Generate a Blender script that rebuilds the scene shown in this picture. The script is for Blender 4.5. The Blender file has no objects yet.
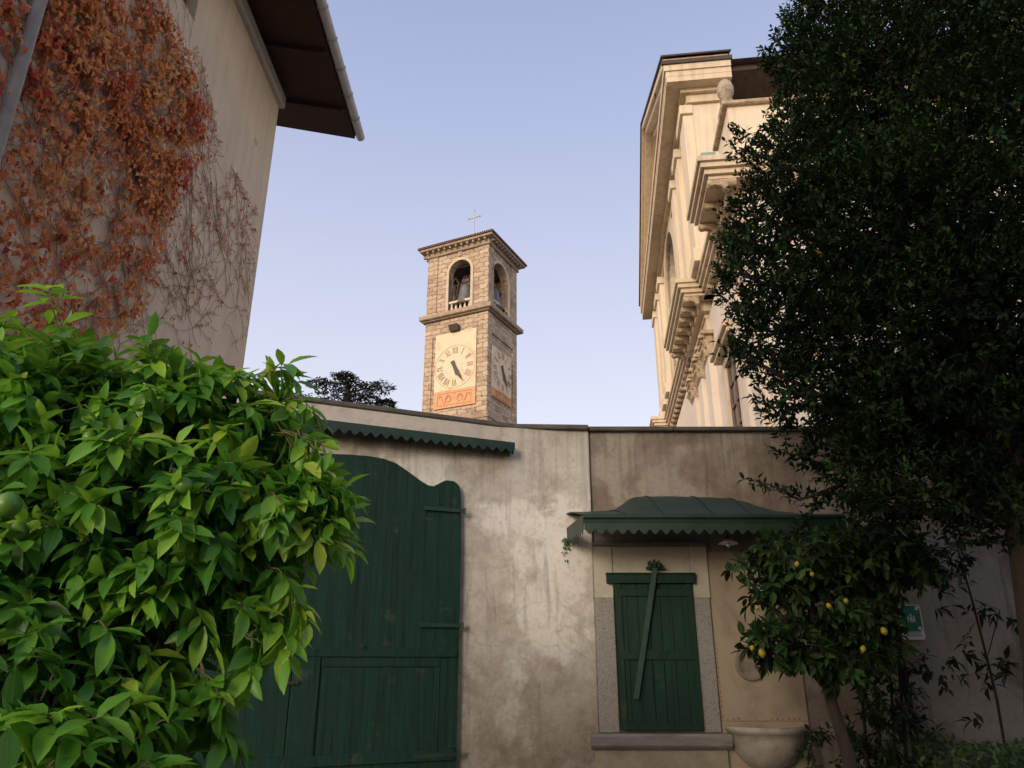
import bpy, math, random
import numpy as np
from mathutils import Vector, Matrix
R = math.radians
random.seed(7); RS = np.random.RandomState(11)
scene = bpy.context.scene
col = scene.collection

# ------------------------------------------------------------------ camera
CAMH = 1.6; F = 740.0; PITCH = R(20.5)
SP, CP = math.sin(PITCH), math.cos(PITCH)
cd = bpy.data.cameras.new('camera'); cam = bpy.data.objects.new('camera', cd); col.objects.link(cam)
cam.location = (0, 0, CAMH); cam.rotation_euler = (R(90) + PITCH, 0, 0)
cd.sensor_width = 36; cd.lens = 36 * F / 1024; cd.clip_end = 3000; cd.clip_start = 0.05
scene.camera = cam

# ------------------------------------------------------------------ light
SUN_EL, SUN_AZ = 14.0, 204.0       # azimuth clockwise from +Y (camera looks along +Y)
w = bpy.data.worlds.new('World'); scene.world = w; w.use_nodes = True
nt = w.node_tree; nt.nodes.clear()
out = nt.nodes.new('ShaderNodeOutputWorld'); bg = nt.nodes.new('ShaderNodeBackground')
sky = nt.nodes.new('ShaderNodeTexSky'); sky.sky_type = 'NISHITA'; sky.sun_disc = False
sky.sun_elevation = R(SUN_EL); sky.sun_rotation = R(SUN_AZ); sky.altitude = 300
sky.air_density = 1.0; sky.dust_density = 2.0; sky.ozone_density = 1.6
mixs = nt.nodes.new('ShaderNodeMix'); mixs.data_type = 'RGBA'; mixs.blend_type = 'MULTIPLY'
mixs.inputs[0].default_value = 1.0; mixs.inputs[7].default_value = (1.12, 0.93, 0.90, 1)
nt.links.new(sky.outputs[0], mixs.inputs[6])
# dusk haze colours by height above the horizon, blended with the physical sky
tcw = nt.nodes.new('ShaderNodeTexCoord'); spw = nt.nodes.new('ShaderNodeSeparateXYZ'); nt.links.new(tcw.outputs['Generated'], spw.inputs[0])
rw = nt.nodes.new('ShaderNodeValToRGB'); nt.links.new(spw.outputs[2], rw.inputs[0]); ew = rw.color_ramp.elements
ew[0].position = 0.0; ew[0].color = (3.25, 3.05, 3.20, 1); ew[1].position = 1.0; ew[1].color = (.75, .98, 1.75, 1)
e3 = ew.new(.30); e3.color = (3.00, 2.98, 3.40, 1); e4 = ew.new(.66); e4.color = (1.75, 1.98, 2.85, 1)
mx2 = nt.nodes.new('ShaderNodeMix'); mx2.data_type = 'RGBA'; mx2.inputs[0].default_value = .8
nt.links.new(mixs.outputs[2], mx2.inputs[6]); nt.links.new(rw.outputs[0], mx2.inputs[7]); 
# the afterglow low in the west (behind and left of the camera)
GAZ = R(242)
vd = nt.nodes.new('ShaderNodeVectorMath'); vd.operation = 'DOT_PRODUCT'; nt.links.new(tcw.outputs['Generated'], vd.inputs[0]); vd.inputs[1].default_value = (math.sin(GAZ) * .97, math.cos(GAZ) * .97, .24)
rg = nt.nodes.new('ShaderNodeValToRGB'); nt.links.new(vd.outputs['Value'], rg.inputs[0]); eg = rg.color_ramp.elements
eg[0].position = .25; eg[0].color = (0, 0, 0, 1); eg[1].position = 1.0; eg[1].color = (7.6, 5.4, 3.4, 1)
e5 = eg.new(.7); e5.color = (2.6, 1.8, 1.1, 1)
mx3 = nt.nodes.new('ShaderNodeMix'); mx3.data_type = 'RGBA'; mx3.blend_type = 'ADD'; mx3.inputs[0].default_value = 1.0
nt.links.new(mx2.outputs[2], mx3.inputs[6]); nt.links.new(rg.outputs[0], mx3.inputs[7]); nt.links.new(mx3.outputs[2], bg.inputs[0])
bg.inputs[1].default_value = 0.15
nt.links.new(bg.outputs[0], out.inputs[0])
sd = bpy.data.lights.new('sun', 'SUN'); sd.energy = .85; sd.angle = R(15); sd.color = (1.0, 0.88, 0.72)
so = bpy.data.objects.new('sun', sd); col.objects.link(so)
az, el = R(SUN_AZ), R(SUN_EL)
sv = Vector((math.sin(az) * math.cos(el), math.cos(az) * math.cos(el), math.sin(el)))
so.rotation_euler = sv.to_track_quat('Z', 'Y').to_euler(); so.location = sv * 50
scene.view_settings.view_transform = 'Standard'; scene.view_settings.look = 'None'
scene.view_settings.exposure = 0.9; scene.view_settings.gamma = 1

# ------------------------------------------------------------------ geometry helpers
def ray(px, py):
    u = (px - 512) / F; v = (384 - py) / F
    return Vector((u, CP - SP * v, SP + CP * v))
def at(px, py, Y):
    d = ray(px, py); return Vector((0, 0, CAMH)) + d * (Y / d.y)
class Frame:
    """a vertical face: origin o, x axis along the face, y axis into it"""
    def __init__(s, o, ang):
        s.o = Vector(o); s.ang = ang
        s.ex = Vector((math.cos(ang), math.sin(ang), 0)); s.ey = Vector((-math.sin(ang), math.cos(ang), 0))
    def on(s, px, py, off=0.0):          # local (x, z) where the ray meets plane y=off
        d = ray(px, py); c = Vector((0, 0, CAMH)); t = ((s.o + s.ey * off - c).dot(s.ey)) / d.dot(s.ey)
        p = c + d * t - s.o; return (p.dot(s.ex), p.z)
    def onx(s, px, py, off=0.0):         # local (y, z) on plane x=off
        d = ray(px, py); c = Vector((0, 0, CAMH)); t = ((s.o + s.ex * off - c).dot(s.ex)) / d.dot(s.ex)
        p = c + d * t - s.o; return (p.dot(s.ey), p.z)

def tag(o, label=None, cat=None, group=None, kind=None):
    if label: o['label'] = label
    if cat: o['category'] = cat
    if group: o['group'] = group
    if kind: o['kind'] = kind
    return o
def empty(name, loc=(0, 0, 0), rz=0.0, label=None, cat=None, group=None):
    o = bpy.data.objects.new(name, None); col.objects.link(o); o.location = loc; o.rotation_euler = (0, 0, rz)
    o.empty_display_size = 0.2
    return tag(o, label, cat, group)

class MB:
    def __init__(s): s.v = []; s.f = []; s.m = []
    def mark(s): s.m.append((len(s.v), len(s.f))); return s
    auto = False
    def add(s, vs, fs):
        if s.auto: s.mark()
        n = len(s.v); s.v += [tuple(p) for p in vs]; s.f += [tuple(i + n for i in f) for f in fs]; return s
    def box(s, x0, y0, z0, x1, y1, z1, M=None):
        vs = [Vector(p) for p in ((x0,y0,z0),(x1,y0,z0),(x1,y1,z0),(x0,y1,z0),(x0,y0,z1),(x1,y0,z1),(x1,y1,z1),(x0,y1,z1))]
        if M: vs = [M @ p for p in vs]
        return s.add(vs, [(0,3,2,1),(4,5,6,7),(0,1,5,4),(1,2,6,5),(2,3,7,6),(3,0,4,7)])
    def prism(s, poly, a0, a1, axis='y'):
        """poly = list of 2D points; extruded along axis between a0 and a1. axis y: poly=(x,z); x: (y,z); z: (x,y)"""
        n = len(poly)
        def mk(p, a):
            if axis == 'y': return (p[0], a, p[1])
            if axis == 'x': return (a, p[0], p[1])
            return (p[0], p[1], a)
        vs = [mk(p, a0) for p in poly] + [mk(p, a1) for p in poly]
        fs = [tuple(range(n)), tuple(range(2*n-1, n-1, -1))]
        for i in range(n):
            j = (i + 1) % n; fs.append((i, i + n, j + n, j))
        return s.add(vs, fs)
    def tube(s, pts, rad, n=6, caps=True):
        pts = [Vector(p) for p in pts]
        if not hasattr(rad, '__len__'): rad = [rad] * len(pts)
        vs = []; prev = None
        for i, p in enumerate(pts):
            t = (pts[min(i+1, len(pts)-1)] - pts[max(i-1, 0)]).normalized()
            if prev is None: a = t.orthogonal().normalized()
            else:
                a = prev - t * prev.dot(t)
                a = a.normalized() if a.length > 1e-6 else t.orthogonal().normalized()
            prev = a; b = t.cross(a)
            for k in range(n):
                th = 2 * math.pi * k / n; vs.append(p + (a * math.cos(th) + b * math.sin(th)) * rad[i])
        fs = []
        for i in range(len(pts) - 1):
            for k in range(n):
                k2 = (k + 1) % n; fs.append((i*n+k, i*n+k2, (i+1)*n+k2, (i+1)*n+k))
        if caps: fs.append(tuple(range(n-1, -1, -1))); fs.append(tuple((len(pts)-1)*n + k for k in range(n)))
        return s.add(vs, fs)
    def lathe(s, prof, c=(0,0,0), n=16, half=None, M=None):
        """prof = [(r,z)...]; half=True gives the half facing -y"""
        c = Vector(c); vs = []
        cnt = n if not half else n + 1
        for r, z in prof:
            for k in range(cnt):
                th = (2 * math.pi * k / n) if not half else (math.pi + math.pi * k / n)
                p = Vector((r * math.cos(th), r * math.sin(th), z))
                if M: p = M @ p
                vs.append(c + p)
        fs = []
        for i in range(len(prof) - 1):
            for k in range(n if not half else n):
                k2 = (k + 1) % cnt if not half else k + 1
                fs.append((i*cnt+k, i*cnt+k2, (i+1)*cnt+k2, (i+1)*cnt+k))
        return s.add(vs, fs)
    def build(s, name, mat, parent=None, smooth=False, bevel=0.0, seg=1):
        me = bpy.data.meshes.new(name); me.from_pydata(s.v, [], s.f); me.update()
        import bmesh
        bm = bmesh.new(); bm.from_mesh(me); bmesh.ops.recalc_face_normals(bm, faces=bm.faces); bm.to_mesh(me); bm.free()
        me.materials.append(mat)
        if smooth: me.polygons.foreach_set('use_smooth', [True] * len(me.polygons))
        o = bpy.data.objects.new(name, me); col.objects.link(o)
        if parent: o.parent = parent
        if bevel:
            m = o.modifiers.new('bevel', 'BEVEL'); m.width = bevel; m.segments = seg; m.limit_method = 'ANGLE'
        return o

def MBA():
    m = MB(); m.auto = True; return m
def build_each(mb, name, mat, parent, **kw):
    """one object per marked piece"""
    ms = mb.m + [(len(mb.v), len(mb.f))]; res = []
    for (v0, f0), (v1, f1) in zip(ms[:-1], ms[1:]):
        q = MB(); q.v = mb.v[v0:v1]; q.f = [tuple(i - v0 for i in f) for f in mb.f[f0:f1]]
        if q.f: res.append(q.build(name, mat, parent, **kw))
    return res
def copy_tree(o, parent=None):
    c = o.copy(); col.objects.link(c)
    if parent: c.parent = parent
    for ch in [x for x in bpy.data.objects if x.parent == o]: copy_tree(ch, c)
    return c

# leaf clouds -------------------------------------------------------
def frames_from(d, up):
    d = d / np.linalg.norm(d, axis=1, keepdims=True)
    s = np.cross(d, up); s /= (np.linalg.norm(s, axis=1, keepdims=True) + 1e-9)
    n = np.cross(s, d); return d, s, n
def leaf_cloud(name, mat, pos, dirs, ups, length, width, parent=None, detail=4, bend=0.25, fold=0.18, tint=None, lobed=False):
    """every leaf is a real little folded blade; pos/dirs/ups are (N,3)"""
    N = len(pos); pos = np.asarray(pos, float); d, s, n = frames_from(np.asarray(dirs, float), np.asarray(ups, float))
    length = np.broadcast_to(length, (N,)); width = np.broadcast_to(width, (N,))
    if detail >= 4:
        prof = [(0, .05), (.22, .72), (.5, 1.0), (.78, .66), (1.0, .03)]
    elif detail == 3: prof = [(0, .1), (.45, 1.0), (1.0, .05)]
    else: prof = [(0, .1), (.5, 1.0), (1.0, .1)]
    if lobed: prof = [(0, .25), (.18, 1.1), (.38, .62), (.55, .8), (.74, .35), (1.0, .03)]
    T = []
    for t, wv in prof: T += [(t, -wv * .5, 1), (t, 0, 0), (t, wv * .5, 1)]
    T = np.array(T); K = len(T)
    t = T[:, 0][None, :]; a = T[:, 1][None, :]; e = T[:, 2][None, :]
    L = length[:, None]; W = width[:, None]
    bd = bend * (0.5 + RS.rand(N, 1))
    co = (pos[:, None, :] + d[:, None, :] * (t * L)[..., None] + s[:, None, :] * (a * W)[..., None]
          + n[:, None, :] * (e * np.abs(a) * W * fold * 2 - bd * t * t * L)[..., None])
    rows = len(prof); fs = []
    for i in range(rows - 1):
        for k in (0, 1):
            q = i * 3 + k; fs.append((q, q + 1, q + 4, q + 3))
    fs = np.array(fs); nf = len(fs)
    idx = (fs[None] + (np.arange(N) * K)[:, None, None]).reshape(-1)
    me = bpy.data.meshes.new(name)
    me.vertices.add(N * K); me.vertices.foreach_set('co', co.reshape(-1))
    me.loops.add(len(idx)); me.loops.foreach_set('vertex_index', idx.astype(np.int32))
    me.polygons.add(N * nf); me.polygons.foreach_set('loop_start', np.arange(0, len(idx), 4, dtype=np.int32))
    me.polygons.foreach_set('use_smooth', np.ones(N * nf, dtype=bool))
    me.update(calc_edges=True)
    if tint is None: tint = RS.rand(N)
    at_ = me.attributes.new('tint', 'FLOAT', 'POINT'); at_.data.foreach_set('value', np.repeat(tint, K).astype(np.float32))
    ac = me.attributes.new('across', 'FLOAT', 'POINT'); ac.data.foreach_set('value', np.tile(T[:, 1], N).astype(np.float32))
    al = me.attributes.new('along', 'FLOAT', 'POINT'); al.data.foreach_set('value', np.tile(T[:, 0], N).astype(np.float32))
    me.materials.append(mat)
    o = bpy.data.objects.new(name, me); col.objects.link(o)
    if parent: o.parent = parent
    return o

# ------------------------------------------------------------------ materials
def newmat(name):
    m = bpy.data.materials.new(name); m.use_nodes = True; nt = m.node_tree; nt.nodes.clear()
    o = nt.nodes.new('ShaderNodeOutputMaterial'); b = nt.nodes.new('ShaderNodeBsdfPrincipled'); nt.links.new(b.outputs[0], o.inputs[0])
    return m, nt, b, o
def N(nt, t, **kw):
    n = nt.nodes.new(t)
    for k, v in kw.items(): setattr(n, k, v)
    return n
def ramp(nt, fac, stops):
    r = N(nt, 'ShaderNodeValToRGB'); e = r.color_ramp.elements
    while len(e) > 1: e.remove(e[-1])
    e[0].position = stops[0][0]; e[0].color = (*stops[0][1], 1)
    for p, c in stops[1:]:
        x = e.new(p); x.color = (*c, 1)
    nt.links.new(fac, r.inputs[0]); return r.outputs[0]
def noise(nt, vec, scale, detail=6, rough=.6, dist=0.0):
    n = N(nt, 'ShaderNodeTexNoise'); n.inputs['Scale'].default_value = scale; n.inputs['Detail'].default_value = detail
    n.inputs['Roughness'].default_value = rough; n.inputs['Distortion'].default_value = dist
    nt.links.new(vec, n.inputs['Vector']); return n.outputs['Fac']
def mix(nt, f, a, b, mode='MIX'):
    m = N(nt, 'ShaderNodeMix', data_type='RGBA', blend_type=mode)
    for s, v in ((0, f), (6, a), (7, b)):
        if hasattr(v, 'links'): nt.links.new(v, m.inputs[s])
        elif isinstance(v, (int, float)): m.inputs[s].default_value = v
        else: m.inputs[s].default_value = (*v, 1)
    return m.outputs[2]
def coords(nt, scale=(1, 1, 1), rot=(0, 0, 0), loc=(0, 0, 0)):
    tc = N(nt, 'ShaderNodeTexCoord'); mp = N(nt, 'ShaderNodeMapping')
    mp.inputs['Scale'].default_value = scale; mp.inputs['Rotation'].default_value = rot; mp.inputs['Location'].default_value = loc
    nt.links.new(tc.outputs['Object'], mp.inputs[0]); return mp.outputs[0]
def bump(nt, b, h, strength=.3, dist=.01):
    bn = N(nt, 'ShaderNodeBump'); bn.inputs['Strength'].default_value = strength; bn.inputs['Distance'].default_value = dist
    nt.links.new(h, bn.inputs['Height']); nt.links.new(bn.outputs[0], b.inputs['Normal'])

def mottled(name, c1, c2, scale=3.0, rough=.85, bumps=.25, bscale=40, bdist=.006, c3=None, metallic=0, stretch=(1,1,1)):
    m, nt, b, o = newmat(name); v = coords(nt, stretch)
    a = noise(nt, v, scale, 8, .65, .4)
    stops = [(.32, c1), (.68, c2)] if c3 is None else [(.28, c1), (.5, c2), (.72, c3)]
    nt.links.new(ramp(nt, a, stops), b.inputs['Base Color'])
    b.inputs['Roughness'].default_value = rough; b.inputs['Metallic'].default_value = metallic
    bump(nt, b, noise(nt, v, bscale, 5, .6), bumps, bdist); return m

def old_plaster(name, light, mid, dark, stain, whitefac=.5, seed=0.0):
    """lime plaster weathered in patches, with rain streaks running down and darker spots"""
    m, nt, b, o = newmat(name); v = coords(nt, loc=(seed, seed * .7, seed * .3))
    big = noise(nt, v, 1.05, 10, .60, .25); med = noise(nt, v, 2.6, 10, .70, .12); fine = noise(nt, v, 22, 6, .7)
    vs = coords(nt, (5.5, 5.5, .55), loc=(seed, 0, 1)); streak = noise(nt, vs, 1.6, 7, .6, .25)
    c = ramp(nt, big, [(.34, mid), (.44, dark), (.485, mid), (.515, light), (.60, tuple(x * 1.08 for x in light)), (.72, mid)])
    c = mix(nt, ramp(nt, med, [(.44, (0,0,0)), (.58, (1,1,1))]), c, mix(nt, .40, c, light))
    c = mix(nt, ramp(nt, med, [(.28, (.75,)*3), (.40, (0,)*3)]), c, stain)
    c = mix(nt, ramp(nt, streak, [(.56, (0,)*3), (.68, (.5,)*3)]), c, stain)
    spz = N(nt, 'ShaderNodeSeparateXYZ'); tcz = N(nt, 'ShaderNodeTexCoord'); nt.links.new(tcz.outputs['Object'], spz.inputs[0])
    mr = N(nt, 'ShaderNodeMapRange'); mr.inputs[1].default_value = 2.6; mr.inputs[2].default_value = 4.0; nt.links.new(spz.outputs[2], mr.inputs[0])
    dr = noise(nt, coords(nt, (9, 9, .35), loc=(seed, 2, 0)), 1.5, 6, .6, .15)      # drips below the coping
    ml = N(nt, 'ShaderNodeMath', operation='MULTIPLY'); nt.links.new(ramp(nt, dr, [(.50, (0,)*3), (.68, (.5,)*3)]), ml.inputs[0]); nt.links.new(mr.outputs[0], ml.inputs[1])
    c = mix(nt, ml.outputs[0], c, tuple(x * .75 for x in stain))
    m3 = N(nt, 'ShaderNodeMapRange'); m3.inputs[1].default_value = .9; m3.inputs[2].default_value = .0; nt.links.new(spz.outputs[2], m3.inputs[0])
    m4 = N(nt, 'ShaderNodeMath', operation='MULTIPLY'); nt.links.new(m3.outputs[0], m4.inputs[0]); nt.links.new(ramp(nt, med, [(.3, (.9,)*3), (.7, (.2,)*3)]), m4.inputs[1])
    c = mix(nt, m4.outputs[0], c, stain)
    # thin cracks where layers of plaster meet
    vo = N(nt, 'ShaderNodeTexVoronoi', feature='DISTANCE_TO_EDGE'); vo.inputs['Scale'].default_value = .9
    wv = N(nt, 'ShaderNodeMix', data_type='RGBA'); wv.inputs[0].default_value = .25
    nn = N(nt, 'ShaderNodeTexNoise'); nn.inputs['Scale'].default_value = 2.5; nn.inputs['Detail'].default_value = 8
    nt.links.new(v, nn.inputs['Vector']); nt.links.new(v, wv.inputs[6]); nt.links.new(nn.outputs['Color'], wv.inputs[7])
    nt.links.new(wv.outputs[2], vo.inputs['Vector'])
    c = mix(nt, ramp(nt, vo.outputs['Distance'], [(0, (.28,)*3), (.005, (0,)*3)]), c, stain)
    c = mix(nt, ramp(nt, fine, [(.3, (.35,)*3), (.5, (0,)*3)]), c, stain)
    nt.links.new(c, b.inputs['Base Color']); b.inputs['Roughness'].default_value = .92
    ad = N(nt, 'ShaderNodeMath', operation='MULTIPLY_ADD'); nt.links.new(med, ad.inputs[0]); ad.inputs[1].default_value = 2.2
    nt.links.new(fine, ad.inputs[2]); bump(nt, b, ad.outputs[0], .45, .014); return m

def painted_wood(name, base, worn, dark):
    m, nt, b, o = newmat(name); v = coords(nt); vg = coords(nt, (14, 14, .7))
    g = noise(nt, vg, 2.2, 9, .65, .3); p = noise(nt, v, 5, 9, .7, .3); q = noise(nt, coords(nt, (9, 9, .35), loc=(3,1,2)), 1.3, 5, .5)
    c = ramp(nt, g, [(.33, dark), (.5, base), (.72, tuple(x * 1.25 for x in base))])
    c = mix(nt, ramp(nt, p, [(.60, (0,)*3), (.66, (.55,)*3)]), c, worn)
    c = mix(nt, ramp(nt, q, [(.66, (0,)*3), (.78, (.45,)*3)]), c, worn)
    nt.links.new(c, b.inputs['Base Color']); b.inputs['Roughness'].default_value = .62; b.inputs['Specular IOR Level'].default_value = .3
    bump(nt, b, g, .45, .004); return m

def stonework(name, c1, c2, c3, mortar, bw=.75, bh=.34):
    """coursed rubble with squared blocks; uses (x+y, z) so that it runs round axis-aligned corners"""
    m, nt, b, o = newmat(name)
    tc = N(nt, 'ShaderNodeTexCoord'); sp = N(nt, 'ShaderNodeSeparateXYZ'); nt.links.new(tc.outputs['Object'], sp.inputs[0])
    ad = N(nt, 'ShaderNodeMath', operation='ADD'); nt.links.new(sp.outputs[0], ad.inputs[0]); nt.links.new(sp.outputs[1], ad.inputs[1])
    cb = N(nt, 'ShaderNodeCombineXYZ'); nt.links.new(ad.outputs[0], cb.inputs[0]); nt.links.new(sp.outputs[2], cb.inputs[1])
    dn = N(nt, 'ShaderNodeTexNoise'); dn.inputs['Scale'].default_value = 2.6; dn.inputs['Detail'].default_value = 4
    nt.links.new(tc.outputs['Object'], dn.inputs['Vector'])
    wm = N(nt, 'ShaderNodeMix', data_type='RGBA', blend_type='LINEAR_LIGHT'); wm.inputs[0].default_value = .22
    nt.links.new(cb.outputs[0], wm.inputs[6]); nt.links.new(dn.outputs['Color'], wm.inputs[7])
    br = N(nt, 'ShaderNodeTexBrick'); nt.links.new(wm.outputs[2], br.inputs['Vector'])
    br.inputs['Scale'].default_value = 1; br.inputs['Brick Width'].default_value = bw; br.inputs['Row Height'].default_value = bh
    br.inputs['Mortar Size'].default_value = .022; br.inputs['Mortar Smooth'].default_value = .4; br.inputs['Bias'].default_value = 0
    br.inputs['Color1'].default_value = (0, 0, 0, 1); br.inputs['Color2'].default_value = (1, 1, 1, 1); br.inputs['Mortar'].default_value = (.5, .5, .5, 1)
    v = tc.outputs['Object']
    n1 = noise(nt, v, .7, 8, .6, .5); n2 = noise(nt, v, 6, 6, .7)
    c = ramp(nt, br.outputs['Color'], [(0, c1), (.35, c2), (.7, c3), (1, c2)])
    c = mix(nt, .45, c, ramp(nt, n2, [(.3, c3), (.5, c2), (.7, c1)]))
    c = mix(nt, ramp(nt, n1, [(.45, (0,)*3), (.65, (.5,)*3)]), c, c3)
    c = mix(nt, br.outputs['Fac'], c, mortar)
    nt.links.new(c, b.inputs['Base Color']); b.inputs['Roughness'].default_value = .9
    s = N(nt, 'ShaderNodeMath', operation='SUBTRACT'); nt.links.new(n2, s.inputs[0]); nt.links.new(br.outputs['Fac'], s.inputs[1])
    bump(nt, b, s.outputs[0], .8, .05); return m

def leafmat(name, stops, rough=.4, trans=.25, tcol=(.2, .35, .05), spec=.5, vein=False):
    m, nt, b, o = newmat(name)
    a = N(nt, 'ShaderNodeAttribute'); a.attribute_name = 'tint'
    c = ramp(nt, a.outputs['Fac'], stops)
    n = noise(nt, coords(nt), 35, 3, .6)
    if vein:
        xa = N(nt, 'ShaderNodeAttribute'); xa.attribute_name = 'across'; ya = N(nt, 'ShaderNodeAttribute'); ya.attribute_name = 'along'
        ab = N(nt, 'ShaderNodeMath', operation='ABSOLUTE'); nt.links.new(xa.outputs['Fac'], ab.inputs[0])
        mid_ = ramp(nt, ab.outputs[0], [(0, (.65,)*3), (.035, (0,)*3)])
        # side veins sweep forward from the midrib
        sv = N(nt, 'ShaderNodeMath', operation='MULTIPLY_ADD'); nt.links.new(ab.outputs[0], sv.inputs[0]); sv.inputs[1].default_value = -.7; nt.links.new(ya.outputs['Fac'], sv.inputs[2])
        s1 = N(nt, 'ShaderNodeMath', operation='MULTIPLY'); nt.links.new(sv.outputs[0], s1.inputs[0]); s1.inputs[1].default_value = 62
        s2_ = N(nt, 'ShaderNodeMath', operation='SINE'); nt.links.new(s1.outputs[0], s2_.inputs[0])
        side_ = ramp(nt, s2_.outputs[0], [(.72, (0,)*3), (1.0, (.16,)*3)])
        lite = mix(nt, .5, c, (.30, .44, .12))
        c = mix(nt, mid_, c, lite); c = mix(nt, side_, c, lite)
        blot = noise(nt, coords(nt), 60, 2, .5)
        c = mix(nt, ramp(nt, blot, [(.68, (0,)*3), (.74, (.5,)*3)]), c, (.22, .20, .05))
    c = mix(nt, .35, c, ramp(nt, n, [(.3, (.55,)*3), (.7, (1.0,)*3)]), 'MULTIPLY')
    nt.links.new(c, b.inputs['Base Color']); b.inputs['Roughness'].default_value = rough
    b.inputs['Specular IOR Level'].default_value = spec
    if trans:
        t = N(nt, 'ShaderNodeBsdfTranslucent'); nt.links.new(mix(nt, .6, c, tcol), t.inputs[0])
        ms = N(nt, 'ShaderNodeMixShader'); ms.inputs[0].default_value = trans
        nt.links.new(b.outputs[0], ms.inputs[1]); nt.links.new(t.outputs[0], ms.inputs[2]); nt.links.new(ms.outputs[0], o.inputs[0])
    return m

def stucco(name, c1, c2, dirt, amount=.5):
    m, nt, b, o = newmat(name); v = coords(nt)
    c = ramp(nt, noise(nt, v, .8, 8, .6, .3), [(.32, c1), (.68, c2)])
    st = noise(nt, coords(nt, (3.2, 3.2, .22)), 1.8, 8, .62, .2); gr = noise(nt, v, 2.4, 9, .7)
    mm = N(nt, 'ShaderNodeMath', operation='MULTIPLY'); nt.links.new(ramp(nt, st, [(.47, (0,)*3), (.70, (amount,)*3)]), mm.inputs[0]); nt.links.new(ramp(nt, gr, [(.35, (.3,)*3), (.6, (1,)*3)]), mm.inputs[1])
    c = mix(nt, mm.outputs[0], c, dirt)
    c = mix(nt, ramp(nt, gr, [(.60, (0,)*3), (.74, (amount * .6,)*3)]), c, dirt)
    nt.links.new(c, b.inputs['Base Color']); b.inputs['Roughness'].default_value = .92
    bump(nt, b, gr, .3, .012); return m
M = {}
M['ground'] = mottled('gravel_soil', (.10,.085,.065), (.20,.18,.15), 1.2, .95, .8, 30, .03)
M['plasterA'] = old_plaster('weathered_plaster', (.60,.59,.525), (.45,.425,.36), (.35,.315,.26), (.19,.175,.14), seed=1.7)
M['plasterB'] = old_plaster('brown_plaster', (.29,.27,.225), (.23,.19,.15), (.17,.14,.11), (.10,.09,.07), seed=5.3)  # brown plaster, lowered further to carry the light's falloff to the right
M['coping'] = mottled('coping_stone', (.055,.052,.046), (.12,.11,.095), 4, .9, .6, 25, .015)
M['band'] = mottled('grey_render', (.26,.25,.21), (.50,.47,.41), 3, .9, .4, 30, .01, c3=(.36,.35,.32))
M['green'] = painted_wood('dark_green_wood', (.0055,.031,.019), (.050,.058,.040), (.0025,.014,.009))
M['greenmetal'] = mottled('green_sheet_metal', (.007,.026,.017), (.017,.043,.029), 5, .5, .15, 30, .003)
M['iron'] = mottled('rusty_iron', (.02,.018,.016), (.06,.04,.03), 12, .7, .3, 60, .002)
M['granite'] = mottled('granite', (.11,.108,.092), (.25,.245,.215), 60, .85, .3, 80, .003, c3=(.33,.32,.285))
M['sillstone'] = mottled('grey_sill_stone', (.12,.12,.105), (.25,.25,.225), 7, .8, .4, 50, .004, stretch=(.4,1,1.5))
M['lintel'] = mottled('cream_plaster', (.33,.31,.24), (.46,.44,.355), 5, .9, .25, 60, .003, c3=(.42,.39,.30))  # cream tones darkened to hold the light falling off across the window bay
M['base_render'] = mottled('greenish_render', (.20,.185,.13), (.36,.33,.24), 4, .92, .4, 35, .006)
M['ochre'] = mottled('ochre_plaster', (.20,.165,.115), (.33,.28,.195), 2.2, .92, .3, 45, .004, c3=(.36,.30,.205))  # ochre with the falloff of light put into its darker tones
M['redline'] = mottled('red_paint_line', (.22,.05,.03), (.40,.24,.15), 45, .9, .1)
M['basin'] = mottled('basin_stone', (.17,.155,.125), (.33,.30,.25), 5, .6, .3, 40, .004, c3=(.42,.41,.39))
M['medallion'] = mottled('medallion_stone', (.15,.13,.10), (.28,.24,.18), 9, .9, .5, 50, .005)
M['enamel'] = mottled('white_enamel', (.62,.62,.60), (.76,.76,.74), 8, .35, .05)
M['glass'] = mottled('frosted_glass', (.5,.5,.48), (.6,.6,.58), 8, .15, .0)
M['housewall'] = stucco('beige_house_render', (.57,.49,.37), (.67,.58,.455), (.38,.31,.23), .5)
M['soffit'] = mottled('dark_stained_boards', (.024,.012,.009), (.058,.027,.019), 3, .8, .3, 20, .004, stretch=(1,8,1))
M['gutter'] = mottled('grey_zinc', (.33,.35,.37), (.46,.48,.50), 6, .45, .15, 30, .002)
M['roof'] = mottled('roof_tiles', (.10,.05,.035), (.20,.10,.07), 7, .9, .6, 15, .03)
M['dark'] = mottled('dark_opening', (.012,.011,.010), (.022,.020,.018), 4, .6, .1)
M['stone'] = stonework('tower_stone', (.17,.125,.085), (.39,.295,.20), (.56,.45,.325), (.20,.155,.11))
M['stonetrim'] = mottled('tower_trim_stone', (.24,.185,.13), (.42,.33,.24), 3, .9, .6, 12, .03)
M['clock'] = mottled('clock_face_plaster', (.52,.38,.24), (.70,.57,.40), 1.2, .85, .1, c3=(.66,.52,.35))
M['clockred'] = mottled('painted_orange_panel', (.46,.22,.10), (.60,.33,.17), 3.5, .85, .15, 20, .01, c3=(.58,.38,.21))
M['numeral'] = mottled('numeral_paint', (.20,.16,.11), (.38,.31,.22), 6, .8, .1)
M['archstone'] = mottled('arch_stone', (.42,.34,.24), (.60,.50,.37), 4, .9, .4, 15, .02)
M['bronze'] = mottled('bell_bronze', (.085,.095,.09), (.17,.185,.175), 4, .5, .2, 20, .01, metallic=.3)
M['ironwork'] = mottled('belfry_iron', (.03,.028,.026), (.09,.055,.04), 5, .7, .2)
M['cream'] = stucco('church_cream_render', (.63,.54,.39), (.71,.62,.465), (.40,.33,.24), .55)
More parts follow.
